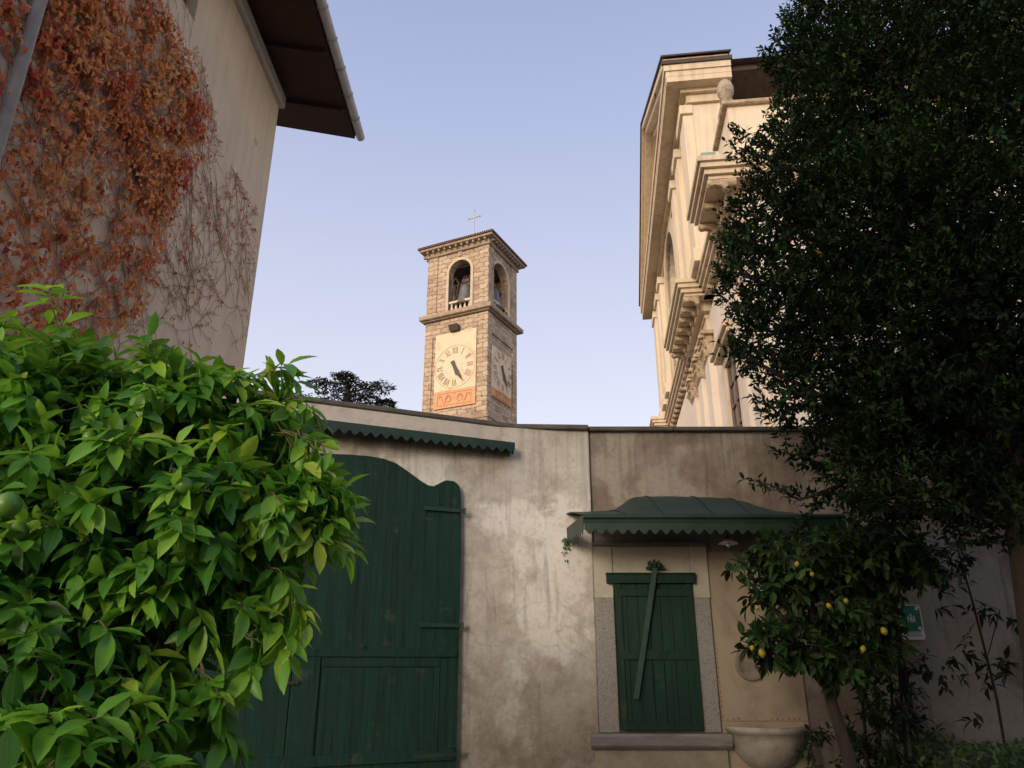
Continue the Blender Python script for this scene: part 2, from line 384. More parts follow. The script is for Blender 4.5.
M['pink'] = stucco('church_pale_render', (.65,.575,.475), (.72,.65,.55), (.42,.36,.29), .45)
M['trim'] = stucco('church_moulding', (.56,.46,.32), (.66,.56,.405), (.30,.235,.165), .7)
M['carved'] = mottled('carved_stone', (.26,.19,.12), (.55,.44,.30), 6, .9, .7, 14, .03)
M['roofdark'] = mottled('dark_roof_edge', (.035,.026,.022), (.075,.055,.045), 5, .8, .4, 15, .02)
M['copper'] = mottled('green_copper', (.16,.28,.24), (.26,.36,.31), 6, .7, .2)
M['finial'] = mottled('finial_stone', (.22,.18,.14), (.46,.40,.32), 9, .9, .6, 22, .02)
M['letters'] = mottled('dark_letters', (.06,.05,.045), (.10,.085,.07), 6, .7, .1)
M['windowglass'] = mottled('dark_window_glass', (.03,.028,.03), (.07,.06,.06), 2, .15, .0)
M['brownwood'] = mottled('brown_window_wood', (.10,.065,.045), (.18,.12,.09), 6, .6, .1)
M['bark'] = mottled('grey_bark', (.045,.036,.028), (.11,.09,.07), 9, .95, .9, 24, .02, stretch=(1,1,.25))
M['barkdark'] = mottled('dark_bark', (.018,.014,.011), (.05,.04,.032), 9, .95, .9, 24, .02, stretch=(1,1,.25))
M['twig'] = mottled('twig_bark', (.10,.085,.055), (.20,.17,.11), 20, .9, .3, 50, .003)
M['vinestem'] = mottled('creeper_stems', (.22,.11,.075), (.36,.22,.16), 14, .9, .2)
M['citrusleaf'] = leafmat('citrus_leaf', [(0, (.034,.135,.022)), (.35, (.075,.255,.030)), (.62, (.150,.41,.042)), (.93, (.31,.56,.055)), (1, (.45,.58,.07))], .40, .36, (.28,.55,.04), .4, vein=True)  # leaf tones raised, putting flash brightness into the colour
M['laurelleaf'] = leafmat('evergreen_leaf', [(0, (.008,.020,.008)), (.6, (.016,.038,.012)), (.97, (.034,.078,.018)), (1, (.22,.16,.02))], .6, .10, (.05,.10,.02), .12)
M['lemonleaf'] = leafmat('lemon_leaf', [(0, (.008,.026,.007)), (.6, (.018,.056,.012)), (1, (.05,.12,.02))], .5, .15, (.08,.18,.03), .2, vein=True)
M['shrubleaf'] = leafmat('shade_shrub_leaf', [(0, (.012,.026,.010)), (1, (.03,.06,.02))], .5, .15, (.05,.10,.02), .3)
M['cedarleaf'] = leafmat('cedar_needles', [(0, (.010,.016,.010)), (1, (.030,.038,.022))], .8, 0)
M['creeper'] = leafmat('creeper_leaf', [(0, (.46,.03,.035)), (.14, (.52,.07,.035)), (.28, (.58,.16,.05)), (.6, (.72,.28,.09)), (.85, (.76,.42,.16)), (1, (.45,.28,.14))], .6, .25, (.6,.2,.05), .3)
M['ivy'] = leafmat('ground_ivy', [(0, (.02,.06,.012)), (1, (.07,.15,.03))], .5, .2)
M['lemon'] = mottled('lemon_peel', (.26,.24,.015), (.46,.33,.02), 10, .45, .3, 80, .002)
M['limefruit'] = mottled('unripe_green_peel', (.06,.16,.02), (.13,.26,.03), 10, .4, .3, 90, .002)
M['signgreen'] = mottled('sign_green', (.0,.16,.08), (.01,.19,.10), 5, .4, 0)
M['signwhite'] = mottled('sign_white', (.68,.70,.70), (.74,.76,.76), 5, .4, 0)
M['signink'] = mottled('sign_ink', (.03,.05,.05), (.05,.07,.07), 5, .5, 0)

# ------------------------------------------------------------------ ground
g = MB(); g.add([(-400,-200,0),(400,-200,0),(400,900,0),(-400,900,0)], [(0,1,2,3)])
tag(g.build('ground', M['ground']), kind='structure')

# ------------------------------------------------------------------ boundary walls
ANG = math.atan2(.86, 1.97)
BX, BY = 0.03, 7.94
FA = Frame((BX, BY, 0), ANG)        # angled gate wall; its face is local y = 0
FB = Frame((0, 8.0, 0), 0.0)        # straight wall, face at y = 8
TOPH = 4.02
stepx = FB.on(589, 460)[0]
# gate wall: angled run and a short straight run up to the step
gw = empty('garden_wall', (BX, BY, 0), 0, 'weathered pale plaster garden wall around the big green gate', 'wall')
def loc_a(x, y):   # FA-local -> gw-local
    p = FA.ex * x + FA.ey * y; return (p.x, p.y)
m = MB()
a0 = loc_a(-7.5, 0); a1 = (0, 0); a2 = (stepx - BX, 8.0 - BY - .03); a3 = (stepx - BX, .45); a4 = (0, .42); a5 = loc_a(-7.5, .40)
bend = []
pA, pB, pC = Vector(loc_a(-.75, 0)), Vector((0, 0)), Vector((stepx - BX, 8.0 - BY - .03)) * .98
for k_ in range(13):
    t = k_ / 12; q_ = pA * (1 - t) ** 2 + pB * 2 * t * (1 - t) + pC * t * t; bend.append((q_.x, q_.y))
m.prism([a0] + bend + [a2, a3, a4, a5], 0, TOPH, 'z')
# subdivide not needed; roughness is in the plaster
pw_ = m.build('plaster_wall', M['plasterA'], gw)
for p_ in pw_.data.polygons: p_.use_smooth = abs(p_.normal.z) < .5 and p_.normal.y < -.6
c = MB()
e0 = loc_a(-7.5, -.06); e1 = (0, -.065); e2 = (stepx - BX + .0, 8.0 - BY - .09); e3 = (stepx - BX, .5); e5 = loc_a(-7.5, .45)
c.prism([e0, e1, e2, e3, (0, .47), e5], TOPH, TOPH + .055, 'z')
c.build('coping', M['coping'], gw, bevel=.012)

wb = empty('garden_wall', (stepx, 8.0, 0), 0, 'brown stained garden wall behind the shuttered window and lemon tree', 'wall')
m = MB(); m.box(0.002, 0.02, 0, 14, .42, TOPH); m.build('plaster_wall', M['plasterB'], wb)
c = MB(); x = 0.002
while x < 14:
    L = random.uniform(.8, 1.3); dz = random.uniform(-.006, .008)
    c.box(x, -.05, TOPH + dz * .3, min(x + L - .008, 14), .47, TOPH + .05 + dz); x += L
c.build('coping', M['coping'], wb, bevel=.008)

# unseen house added behind the camera to shade the right half of the yard
nh = empty('added_shade_house', (-3.2, -4.0, 0), 0, 'plain beige rendered house added unseen behind the camera to shade the yard', 'house')
m = MB(); m.box(0, -9, 0, 19, 0, 8.0); m.build('wall', mottled('far_render', (.30,.27,.22), (.38,.34,.28), 1.3), nh)
m = MB(); m.prism([(-9.6, 8.0), (.6, 8.0), (-4.5, 9.6)], -.1, 19.1, 'x'); m.build('roof', M['roof'], nh)
for i_ in range(5):
    for z_ in (1.0, 4.6):
        m = MB(); m.box(1.5 + i_ * 3.4, .001, z_, 2.5 + i_ * 3.4, .06, z_ + 1.6); m.build('shutters', M['green'], nh)

# ------------------------------------------------------------------ valance roof over the gate
def teeth(mb, x0, x1, ztop, zbase, depth, pitch, y0, y1, axis='y'):
    n = max(2, int(round((x1 - x0) / pitch))); p = (x1 - x0) / n
    poly = [(x0, ztop)]
    poly2 = []
    for i in range(n):
        for k in range(8):
            t = k / 8; poly2.append((x0 + (i + t) * p, zbase - depth * (.5 - .5 * math.cos(2 * math.pi * t)) ** .85))
    poly2.append((x1, zbase))
    # strip of quads so that the outline stays exact
    for a, b in zip(poly2[:-1], poly2[1:]):
        mb.prism([(a[0], ztop), (b[0], ztop), (b[0], b[1]), (a[0], a[1])], y0, y1, axis)
OV = -.22
gr = empty('gate_canopy', FA.o, ANG, 'narrow green scalloped metal canopy strip above the big gate', 'canopy')
xr, zr = FA.on(515, 447, OV); xl, zl = FA.on(325, 417, OV)
print('valance', xr, zr, xl, zl)
zt = (zr + zl) / 2
x0c = xl - 3.2
m = MB(); m.box(x0c, OV + .012, zt + .004, xr - .012, -.002, zt + .016); m.build('metal_roof_sheet', M['greenmetal'], gr)
m = MB(); teeth(m, x0c, xr, zt + .012, zt - .062, .045, .105, OV, OV + .005)
m.build('scalloped_valance', M['greenmetal'], gr)
m = MB(); teeth(m, OV + .008, -.004, zt + .010, zt - .062, .045, .10, xr - .006, xr - .001, 'x')
m.build('end_valance', M['greenmetal'], gr)
m = MB()
m.box(x0c, -.04, zt + .03, xr + .06, -.001, TOPH - .004)
m.build('render_band', M['band'], gw).parent = gw
bo = bpy.data.objects['render_band']; bo.location = (0, 0, 0); bo.rotation_euler = (0, 0, ANG)

# ------------------------------------------------------------------ big gate
gt = empty('wooden_gate', FA.o + FA.ey * (-.02), ANG, 'big dark green plank gate with a curved top in the plaster wall', 'gate')
gx1 = FA.on(460, 600, -.07)[0]
prof_px = [(461, 600), (461, 492), (459, 485), (454, 481), (446, 480), (440, 483), (434, 486), (428, 485), (420, 480), (408, 471), (396, 463), (384, 458.5), (370, 456), (350, 454.5), (325, 453.5), (300, 452)]
prof = [FA.on(a, b, -.07) for a, b in prof_px]
seam = FA.on(292, 670, -.07)[0]
prof = [p for p in prof if p[0] > seam]
def topz(x):
    if x < seam: x = 2 * seam - x
    P_ = sorted(prof)
    if x <= P_[0][0]: return P_[0][1]
    for a, b in zip(P_[:-1], P_[1:]):
        if a[0] <= x <= b[0]:
            t = (x - a[0]) / max(1e-6, b[0] - a[0]); return a[1] + (b[1] - a[1]) * t
    return P_[-1][1]
ytop = sorted(prof)
gw_ = gx1 - seam
print('gate half width', gw_, 'seam', seam, 'top', prof[-1])
midz = FA.on(400, 653, -.07)[1]; lowz = FA.on(400, 757, -.07)[1]; upz = FA.on(420, 625, -.07)[1]; uuz = FA.on(420, 508, -.07)[1]
for side in (1, -1):
    x0 = seam + .004 if side == 1 else seam - gw_
    x1 = gx1 if side == 1 else seam - .004
    lf = MB(); x = x0
    while x < x1 - 1e-4:
        wv = min(random.uniform(.115, .15), x1 - x)
        if x1 - x - wv < .05: wv = x1 - x
        n = 6; xs = [x + .0008 + (wv - .0016) * k / n for k in range(n + 1)]
        yo = random.uniform(-.004, .004)
        for a, b in zip(xs[:-1], xs[1:]):
            lf.prism([(a, .06), (b, .06), (b, topz(b)), (a, topz(a))], -.045 + yo, -.015, 'y')
        x += wv
    leaf = lf.build('gate_leaf', M['green'], gt)
    bk = MB(); xs = np.linspace(x0, x1, 40)
    for a, b in zip(xs[:-1], xs[1:]): bk.prism([(a, .07), (b, .07), (b, topz(b) - .01), (a, topz(a) - .01)], -.014, -.003, 'y')
    bk.build('backing_boards', M['green'], leaf)
    rl = MBA()
    for zc, h_ in ((midz, .07), (lowz, .09)): rl.box(x0 + (.0 if side == 1 else .02), -.072, zc - h_ / 2, x1 - .02 * side, -.0455 - .004, zc + h_ / 2)
    build_each(rl, 'rail', M['green'], leaf, bevel=.004)
    hg = MB()
    for zc in (uuz, upz, lowz + .0):
        h_ = .035; hg.mark()
        if side == 1: hg.box(x1 - .42, -.080, zc - h_ / 2, x1 + .028, -.0735, zc + h_ / 2); hg.tube([(x1 + .022, -.07, zc - .03), (x1 + .022, -.07, zc + .03)], .014, 8)
        else: hg.box(x0 - .028, -.080, zc - h_ / 2, x0 + .42, -.0735, zc + h_ / 2)
    build_each(hg, 'strap_hinge', M['greenmetal'], leaf)
    st = MBA()
    if side == 1:
        xa = FA.on(318, 690, -.07)[0]; xb = FA.on(438, 690, -.07)[0]
        st.box(x0, -.066, .08, xa, -.0495, midz - .036)
        st.box(xb, -.056, lowz + .046, xb + .010, -.0495, midz - .036)
        st.box(xa + .012, -.058, midz - .12, xb, -.0495, midz - .037)
        st.box(x1 - .075, -.058, lowz + .05, x1 - .004, -.0495, midz - .036)
        build_each(st, 'stile', M['green'], leaf, bevel=.003)
# latch and ring
k = MB(); lx, lz = FA.on(287, 683, -.08)
k.box(lx - .06, -.09, lz - .012, lx + .09, -.074, lz + .012); k.tube([(lx + .05, -.10, lz), (lx + .05, -.07, lz)], .012, 8)
k.build('latch', M['iron'], gt)
k = MB(); lx, lz = FA.on(361, 648, -.08)
k.tube([(lx + .018 * math.cos(t), -.084, lz + .02 * math.sin(t)) for t in np.linspace(0, 6.28, 13)], .004, 6)
k.tube([(lx, -.10, lz + .02), (lx, -.07, lz + .02)], .008, 8); k.build('ring_handle', M['iron'], gt)

# ------------------------------------------------------------------ shuttered window
WY = 8.0
def B(px, py, off=0.0): return FB.on(px, py, off)
wx, wz = B(655, 740, 0)
win = empty('shuttered_window', (0, WY, 0), 0, 'small window closed by a dark green wooden shutter in a granite frame', 'window')
fo = -.03     # face of jambs
jl0 = B(597, 665, fo)[0] - .005; jl1 = B(617, 665, fo)[0]; jr0 = B(699, 665, fo)[0]; jr1 = B(716, 665, fo)[0]
zs = B(655, 733, fo)[1]; zj = B(655, 598, fo)[1]; zl0 = B(655, 546, fo)[1]
sh_top = B(655, 583, fo)[1]
m = MB(); m.box(jl0, fo, zs, jl1, .03, zj); m.build('jamb', M['granite'], win, bevel=.008)
m = MB(); m.box(jr0, fo, zs, jr1, .03, zj); m.build('jamb', M['granite'], win, bevel=.008)
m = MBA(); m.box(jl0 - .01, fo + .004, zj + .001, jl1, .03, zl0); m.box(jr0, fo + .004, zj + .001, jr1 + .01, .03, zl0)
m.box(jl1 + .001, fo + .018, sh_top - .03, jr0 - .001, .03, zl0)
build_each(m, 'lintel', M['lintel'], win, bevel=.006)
m = MB(); m.box(jl0 - .005, fo - .03, zl0 + .002, jr1 + .005, .03, zl0 + .045); m.build('drip_moulding', M['sillstone'], win, bevel=.010, seg=2)
# shutter: planks in a frame with three rails; two planks have shrunk and leave slits
sx0, sx1 = jl1 + .012, jr0 - .006
sh = MB(); n = 7; xs = np.linspace(sx0, sx1, n + 1); zsb = zs + .02
gaps = {3: .005, 4: .0045}
for i in range(n):
    gl = gaps.get(i, .0015)
    sh.box(xs[i] + gl, fo - .012 + random.uniform(-.002, .002), zsb, xs[i+1] - .0015, fo + .010, sh_top)
shutter = sh.build('shutter', M['green'], win, bevel=.002)
rl = MBA()
for zc, hh in ((zsb + .04, .075), (B(655, 655, fo)[1], .09), (sh_top - .10, .07)): rl.box(sx0 + .003, fo - .030, zc - hh / 2, sx1 - .003, fo - .0145, zc + hh / 2)
build_each(rl, 'rail', M['green'], shutter, bevel=.003)
st = MBA()
for a, b in ((sx0, sx0 + .065), (sx1 - .065, sx1)): st.box(a + .002, fo - .028, zsb + .004, b - .002, fo - .0145, sh_top - .004)
build_each(st, 'stile', M['green'], shutter, bevel=.003)
fs_ = fo - .06
hx0, hz0 = B(607, 583, fs_); hx1, hz1 = B(695, 573, fs_)
m = MB(); m.box(hx0, fs_, hz0, hx1, fo + .012, hz1 - .012); m.box(hx0 - .006, fs_ - .012, hz1 - .011, hx1 + .006, fo + .012, hz1 + .004)
m.build('header_board', M['green'], win, bevel=.003)
m = MB(); p0 = B(655, 568, fs_ - .03); p1 = B(636, 699, fo - .045)
d = Vector((p1[0] - p0[0], fo - .045 - (fs_ - .03), p1[1] - p0[1])); L = d.length; d.normalize()
side = Vector((1, 0, 0)); side = (side - d * side.dot(d)).normalized(); nrm = d.cross(side)
o_ = Vector((p0[0], fs_ - .03, p0[1]))
vs = []
for t in (0, L):
    for a, b in ((-1, -1), (1, -1), (1, 1), (-1, 1)): vs.append(o_ + d * t + side * (.027 * a) + nrm * (.010 * b))
m.add(vs, [(0,1,2,3),(7,6,5,4),(0,4,5,1),(1,5,6,2),(2,6,7,3),(3,7,4,0)])
m.build('diagonal_bar', mottled('worn_pale_green_bar', (.013,.042,.030), (.028,.066,.048), 9, .6, .2), win, bevel=.002)
m = MB(); bx_, bz_ = B(654, 566, fs_)
m.box(bx_ - .075, fs_ - .005, bz_ - .028, bx_ + .11, fo + .016, bz_ - .004)
for dx in (-.045, .0, .045): m.box(bx_ + dx - .012, fs_ - .04, bz_ - .02, bx_ + dx + .012, fs_ + .03, bz_ + .05 + (.012 if dx == 0 else 0))
m.tube([(bx_ - .07, fs_ - .022, bz_ + .02), (bx_ + .07, fs_ - .022, bz_ + .02)], .009, 8)
m.build('pivot_bracket', M['greenmetal'], win, bevel=.002)
# sill and block below
ss = -.09
sl0, sz1 = B(591, 735, ss); sl1, _ = B(733, 738, ss); sz0 = B(655, 750, ss)[1]
m = MB(); m.prism([(.03, sz0 - .0), (ss + .03, sz0), (ss, sz0 + .035), (ss, zs - .022), (ss + .012, zs - .003), (.03, zs - .003)], sl0, sl1, 'x')
m.build('sill', M['sillstone'], win, bevel=.006)
m = MB(); m.box(sl0 + .03, -.035, .0, sl1 - .04, .03, sz0 - .002); m.build('sill_base', M['base_render'], win, bevel=.01)

# ------------------------------------------------------------------ wall fountain
ft = empty('wall_fountain', (0, WY, 0), 0, 'half round stone basin on ochre plaster panel with round medallion', 'fountain')
fx0 = jr1 + .012; fx1 = B(806, 700)[0]; fzt = B(750, 552)[1]
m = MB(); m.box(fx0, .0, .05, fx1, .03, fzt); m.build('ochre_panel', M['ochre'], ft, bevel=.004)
zr_ = B(750, 721, -.002)[1]
m = MB(); m.box(fx0 + .012, -.003, zr_ - .005, fx1 - .012, .001, zr_ + .004)
x = fx0 + .05
while x < fx1 - .05:
    if random.random() < .8: m.box(x, -.003, zr_ + .012, x + random.uniform(.012, .035), .001, zr_ + .012 + random.uniform(.010, .022))
    x += .055
for k_ in range(16): m.box(fx0 + .010, -.003, zr_ + .03 + k_ * .045, fx0 + .022, .001, zr_ + .05 + k_ * .045)
m.build('painted_border', M['redline'], ft)
mx, mz = B(751, 664, -.01); r_ = .155
m = MB()
RX = Matrix.Rotation(R(90), 3, 'X')
m.lathe([(.0, .006), (.07, .006), (.085, .012), (.115, .012), (.125, .024), (r_, .026), (r_ + .008, .012), (r_ + .012, -.03)], (mx, 0, mz), 32, M=RX)
med = m.build('medallion', M['medallion'], ft, smooth=True)
m = MB(); m.tube([(mx + .055, -.01, mz - .03), (mx + .055, -.06, mz - .04), (mx + .055, -.085, mz - .075)], [.018, .016, .014], 10); m.build('spout', M['iron'], ft, smooth=True)
bxm = (B(735, 735, -.12)[0] + B(803, 735, -.12)[0]) / 2; rb = .385; bz = B(768, 728, -.35)[1]
prof_b = [(.02, -.40), (.10, -.395), (.22, -.34), (.31, -.24), (.35, -.12), (.355, -.075), (.372, -.065), (.39, -.045), (.395, -.02), (.385, .0), (.345, .0), (.335, -.02), (.33, -.10), (.26, -.26), (.12, -.33), (.0, -.34)]
m = MB(); m.lathe(prof_b, (bxm, -.002, bz), 28, half=True); m.build('basin', M['basin'], ft, smooth=True)
m = MB(); m.lathe([(.0, -.06), (.325, -.06)], (bxm, -.004, bz), 24, half=True); m.build('water', M['windowglass'], ft)

# ------------------------------------------------------------------ window canopy
cn = empty('window_canopy', (0, WY, 0), 0, 'dark green metal canopy with scalloped edge above the shuttered window', 'canopy')
CO = -.85
cx0, cz0 = B(583, 513, CO); cx1, _ = B(846, 519, CO); czb = B(660, 531, CO)[1]
wx0, wz0 = B(566, 535, 0)
cz0 = B(660, 514, CO)[1]
print('canopy', cx0, cx1, cz0, czb, wx0)
wx1 = cx1 + .06
# front cornice: stepped moulding + valance with teeth
m = MB(); prof_c = [(CO, cz0), (CO - .015, cz0 - .012), (CO - .015, cz0 - .035), (CO + .005, cz0 - .05), (CO + .012, cz0 - .085), (CO + .04, cz0 - .085), (CO + .04, cz0)]
m.prism(prof_c, cx0, cx1, 'x'); m.build('front_moulding', M['greenmetal'], cn, bevel=.003)
m = MB(); teeth(m, cx0 + .01, cx1 - .01, cz0 - .080, czb + .018, .045, .105, CO + .014, CO + .020); m.build('scalloped_valance', M['greenmetal'], cn)
for xa, xb in ((cx0, wx0), (cx1, wx1)):      # side returns
    s_ = MB(); n = 8
    for i in range(n):
        for k_ in range(8):
            t0 = (i + k_ / 8) / n; t1 = (i + (k_ + 1) / 8) / n
            zz = lambda k0: czb + .018 - .045 * (.5 - .5 * math.cos(2 * math.pi * (k0 % 1 if k0 < 1 else 1)))
            pa = (xa + (xb - xa) * t0, CO + .02 + (-.005 - CO - .02) * t0); pb = (xa + (xb - xa) * t1, CO + .02 + (-.005 - CO - .02) * t1)
            za, zb_ = zz(k_ / 8), zz((k_ + 1) / 8)
            vs = [(pa[0], pa[1], za), (pb[0], pb[1], zb_), (pb[0], pb[1], cz0 - .002), (pa[0], pa[1], cz0 - .002)]
            vs += [(v_[0] + .005, v_[1], v_[2]) for v_ in vs]
            s_.add(vs, [(0,1,2,3),(7,6,5,4),(0,4,5,1),(2,6,7,3)])
    s_.build('side_valance', M['greenmetal'], cn)
# roof sheet: a bell-shaped hump against the wall that flattens out to the front edge
az0, azt = B(600, 512, 0)[1], B(690, 498, 0)[1]
hump = [(583, 514), (609, 512.5), (619, 507), (627, 500), (634, 497.5), (665, 497), (700, 498), (722, 499), (738, 502), (752, 508), (768, 513), (790, 516), (846, 518)]
hp = [B(a, b, -.03) for a, b in hump]; hp[0] = (wx0, hp[0][1]); hp[-1] = (wx1, hp[-1][1])
def hz(x):
    for a, b in zip(hp[:-1], hp[1:]):
        if a[0] <= x <= b[0]:
            t = (x - a[0]) / (b[0] - a[0]); t = t * t * (3 - 2 * t); return a[1] + (b[1] - a[1]) * t
    return hp[-1][1] if x > hp[-1][0] else hp[0][1]
m = MB(); nx, ny = 48, 10; vs = []; fs = []
for j in range(ny + 1):
    t = j / ny
    for i in range(nx + 1):
        u = i / nx; xw = wx0 + (wx1 - wx0) * u; xf = cx0 + (cx1 - cx0) * u
        zf = cz0 + .002; prof_t = 1 - (1 - t) ** 1.0; e_ = math.sin(t * math.pi / 2) ** 1.3
        vs.append((xf + (xw - xf) * t, CO + (-.004 - CO) * t, zf + (hz(xw) - zf) * e_))
for j in range(ny):
    for i in range(nx):
        q = j * (nx + 1) + i; fs.append((q, q + 1, q + nx + 2, q + nx + 1))
m.add(vs, fs); rf = m.build('roof_sheet', M['greenmetal'], cn, smooth=True)
sm = rf.modifiers.new('thick', 'SOLIDIFY'); sm.thickness = .006; sm.offset = -1
# standing seams
m = MBA()
for u in (.17, .33, .5, .66):
    pts = []
    for j in range(ny + 1):
        t = j / ny; i = int(u * nx); p = vs[j * (nx + 1) + i]; pts.append((p[0], p[1], p[2] + .006))
    m.tube(pts, .005, 6)
build_each(m, 'roof_seam', M['greenmetal'], cn)
# lantern below
lx, lz = B(728, 542, -.45)
lm = empty('pendant_lamp', (lx, WY - .45, lz), 0, 'small white enamel pendant lamp hanging under the window canopy', 'lamp')
m = MB(); m.tube([(0, 0, .03), (0, 0, .115)], .006, 6); m.lathe([(.0, .05), (.018, .048), (.022, .02), (.03, .008)], n=16); m.build('stem', M['iron'], lm)
m = MB(); m.lathe([(.028, .022), (.05, .012), (.095, -.014), (.10, -.020), (.094, -.017), (.05, .006), (.026, .014)], n=24); m.build('lamp_shade', M['enamel'], lm, smooth=True)
m = MB(); m.lathe([(.0, -.055), (.012, -.05), (.022, -.033), (.022, -.015), (.014, .005), (.012, .02)], n=12); m.build('bulb', M['glass'], lm, smooth=True)
# small moss/fern tuft at the left end of the canopy
p = Vector((wx0 - .0, WY - .06, czb + .06))
nn = 90; ps = np.array([[p.x + random.uniform(-.04, .03), p.y + random.uniform(-.03, .04), p.z - abs(random.gauss(0, .09))] for _ in range(nn)])
fern = leaf_cloud('hanging_fern', M['ivy'], ps, np.c_[RS.randn(nn) * .5, RS.randn(nn) * .4, -1 + RS.rand(nn)], np.tile([0, -1, .2], (nn, 1)), .035, .014, detail=2)
tag(fern, 'small green fern hanging at the left end of the window canopy', 'fern')

# ------------------------------------------------------------------ assembly point sign
sx, sz = B(912, 622, -.02)
sg = empty('assembly_sign', (sx, WY, sz), R(0), 'green and white assembly point sign on the wall behind the lemon tree', 'sign')
sw_, sh_ = .13, .195; sg.scale = (.88, 1, .88)
def rounded(w_, h_, r, n=5):
    pts = []
    for cx_, cz_, a in ((w_ - r, -h_ + r, -90), (w_ - r, h_ - r, 0), (-w_ + r, h_ - r, 90), (-w_ + r, -h_ + r, 180)):
        for k_ in range(n + 1):
            t = R(a + 90 * k_ / n); pts.append((cx_ + r * math.cos(t), cz_ + r * math.sin(t)))
    return pts
m = MB(); m.prism(rounded(sw_, sh_, .03), -.012, -.004, 'y'); m.build('plate', M['signwhite'], sg)
m = MB(); m.prism([(-.115, -.10), (.115, -.10), (.115, .185), (-.115, .185)], -.0145, -.0122, 'y'); m.build('green_field', M['signgreen'], sg)
m = MB()
for ax, az_, rot in ((-.085, -.072, 45), (.085, -.072, 135), (-.085, .155, -45), (.085, .155, 225)):   # four arrows pointing in
    m.mark(); c_, s_ = math.cos(R(rot)), math.sin(R(rot))
    tr = lambda x_, z_: (ax + x_ * c_ - z_ * s_, az_ + x_ * s_ + z_ * c_)
    m.prism([tr(.032, 0), tr(-.002, .026), tr(-.002, -.026)], -.0165, -.0147, 'y')
    m.prism([tr(-.001, .010), tr(-.001, -.010), tr(-.03, -.010), tr(-.03, .010)], -.0165, -.0147, 'y')
build_each(m, 'arrow', M['signwhite'], sg); m = MB()
for fx, s_ in ((-.035, .8), (0, 1.0), (.035, .8), (.012, .55)):     # little figures
    z0 = .0; m.mark()
    m.prism([(fx - .012 * s_, z0), (fx + .012 * s_, z0), (fx + .014 * s_, z0 + .06 * s_), (fx - .014 * s_, z0 + .06 * s_)], -.0165, -.0147, 'y')
    m.prism([(fx + .012 * s_ * math.cos(t), z0 + .078 * s_ + .012 * s_ * math.sin(t)) for t in np.linspace(0, 6.28, 10)[:-1]], -.0165, -.0147, 'y')
build_each(m, 'figure', M['signwhite'], sg)
def text_mesh(name, s, size, mat, parent, loc, rot=(R(90), 0, 0)):
    cu = bpy.data.curves.new(name, 'FONT'); cu.body = s; cu.size = size; cu.extrude = .0006; cu.align_x = 'CENTER'; cu.align_y = 'CENTER'
    t = bpy.data.objects.new(name, cu); col.objects.link(t)
    dg = bpy.context.evaluated_depsgraph_get(); me = bpy.data.meshes.new_from_object(t.evaluated_get(dg))
    bpy.data.objects.remove(t); me.materials.clear(); me.materials.append(mat)
    o = bpy.data.objects.new(name, me); col.objects.link(o); o.parent = parent; o.location = loc; o.rotation_euler = rot; return o
text_mesh('lettering', 'PUNTO DI\nRACCOLTA', .036, M['signink'], sg, (0, -.0135, -.130))

# ------------------------------------------------------------------ left house
HX = -4.4; HY1 = 11.25; HY0 = 4.2; HH = 11.75
hs = empty('stucco_house', (HX, HY0, 0), 0, 'tall beige rendered house at left, its wall covered in red creeper', 'house')
oz = HY0
m = MB()
def h(px, py, x=HX):   # (y,z) on the house's wall plane
    d = ray(px, py); t = x / d.x; return (d.y * t, CAMH + d.z * t)
wy0, wzb = h(181, 3); wy1, _ = h(198, 3); wzb = h(190, 14)[1]
print('house window', wy0, wy1, wzb)
# wall with an opening for the small high window
m.box(-8, 0, 0, 0, HY1 - oz, wzb); m.box(-8, 0, wzb, 0, wy0 - oz, wzb + .9); m.box(-8, wy1 - oz, wzb, 0, HY1 - oz, wzb + .9)
m.box(-8, wy0 - oz, wzb, -.25, wy1 - oz, wzb + .9)
m.prism([(-8, wzb + .9), (0, wzb + .9), (0, HH + .0), (-4, HH + 1.2), (-8, HH)], 0, HY1 - oz, 'y')
m.build('wall', M['housewall'], hs)
m = MB(); m.box(-.24, wy0 - oz + .001, wzb + .001, -.16, wy1 - oz - .001, wzb + .899); wn = m.build('window', M['windowglass'], hs)
m = MB(); m.box(-.16, wy0 - oz + .002, wzb + .002, -.12, wy0 - oz + .04, wzb + .89); m.box(-.16, wy0 - oz + .04, wzb + .002, -.12, wy1 - oz - .002, wzb + .04); m.build('frame', M['brownwood'], wn)
# roof: overhanging slab sloping down towards the yard, boarded underside
RX1 = 1.22; RYE = 12.3 - oz; RY0 = -.8
zo = 9.9 + CAMH; zi = zo + .2 * RX1
slope = lambda x_: zo + (RX1 - x_) * .2
m = MB(); m.prism([(RX1, slope(RX1)), (RX1, slope(RX1) + .09), (-4, slope(-4) + .09), (-4, slope(-4))], RY0, RYE, 'y'); m.build('soffit', M['soffit'], hs)
m = MB(); m.prism([(RX1 + .03, slope(RX1) + .092), (RX1 + .03, slope(RX1) + .20), (-4, slope(-4) + .20), (-4, slope(-4) + .092)], RY0 - .03, RYE + .03, 'y')
m.prism([(-4, slope(-4) + .09), (-4, slope(-4) + .20), (-9.3, slope(RX1) + .20), (-9.3, slope(RX1) + .09)], RY0 - .03, RYE + .03, 'y')
m.build('roof', M['roof'], hs)
m = MBA()
for i in range(8):
    y_ = .1 + i * 1.42
    if y_ < RYE: m.prism([(RX1 - .04, slope(RX1) - .001), (0.02, slope(0) - .001), (0.02, slope(0) - .10), (RX1 - .06, slope(RX1) - .07)], y_, y_ + .09, 'y')
build_each(m, 'rafter', M['soffit'], hs)
m = MB(); m.box(.002, 0, slope(.1) - .34, .10, HY1 - oz + .05, slope(.1) - .085); m.build('eaves_board', M['gutter'], hs, bevel=.01)
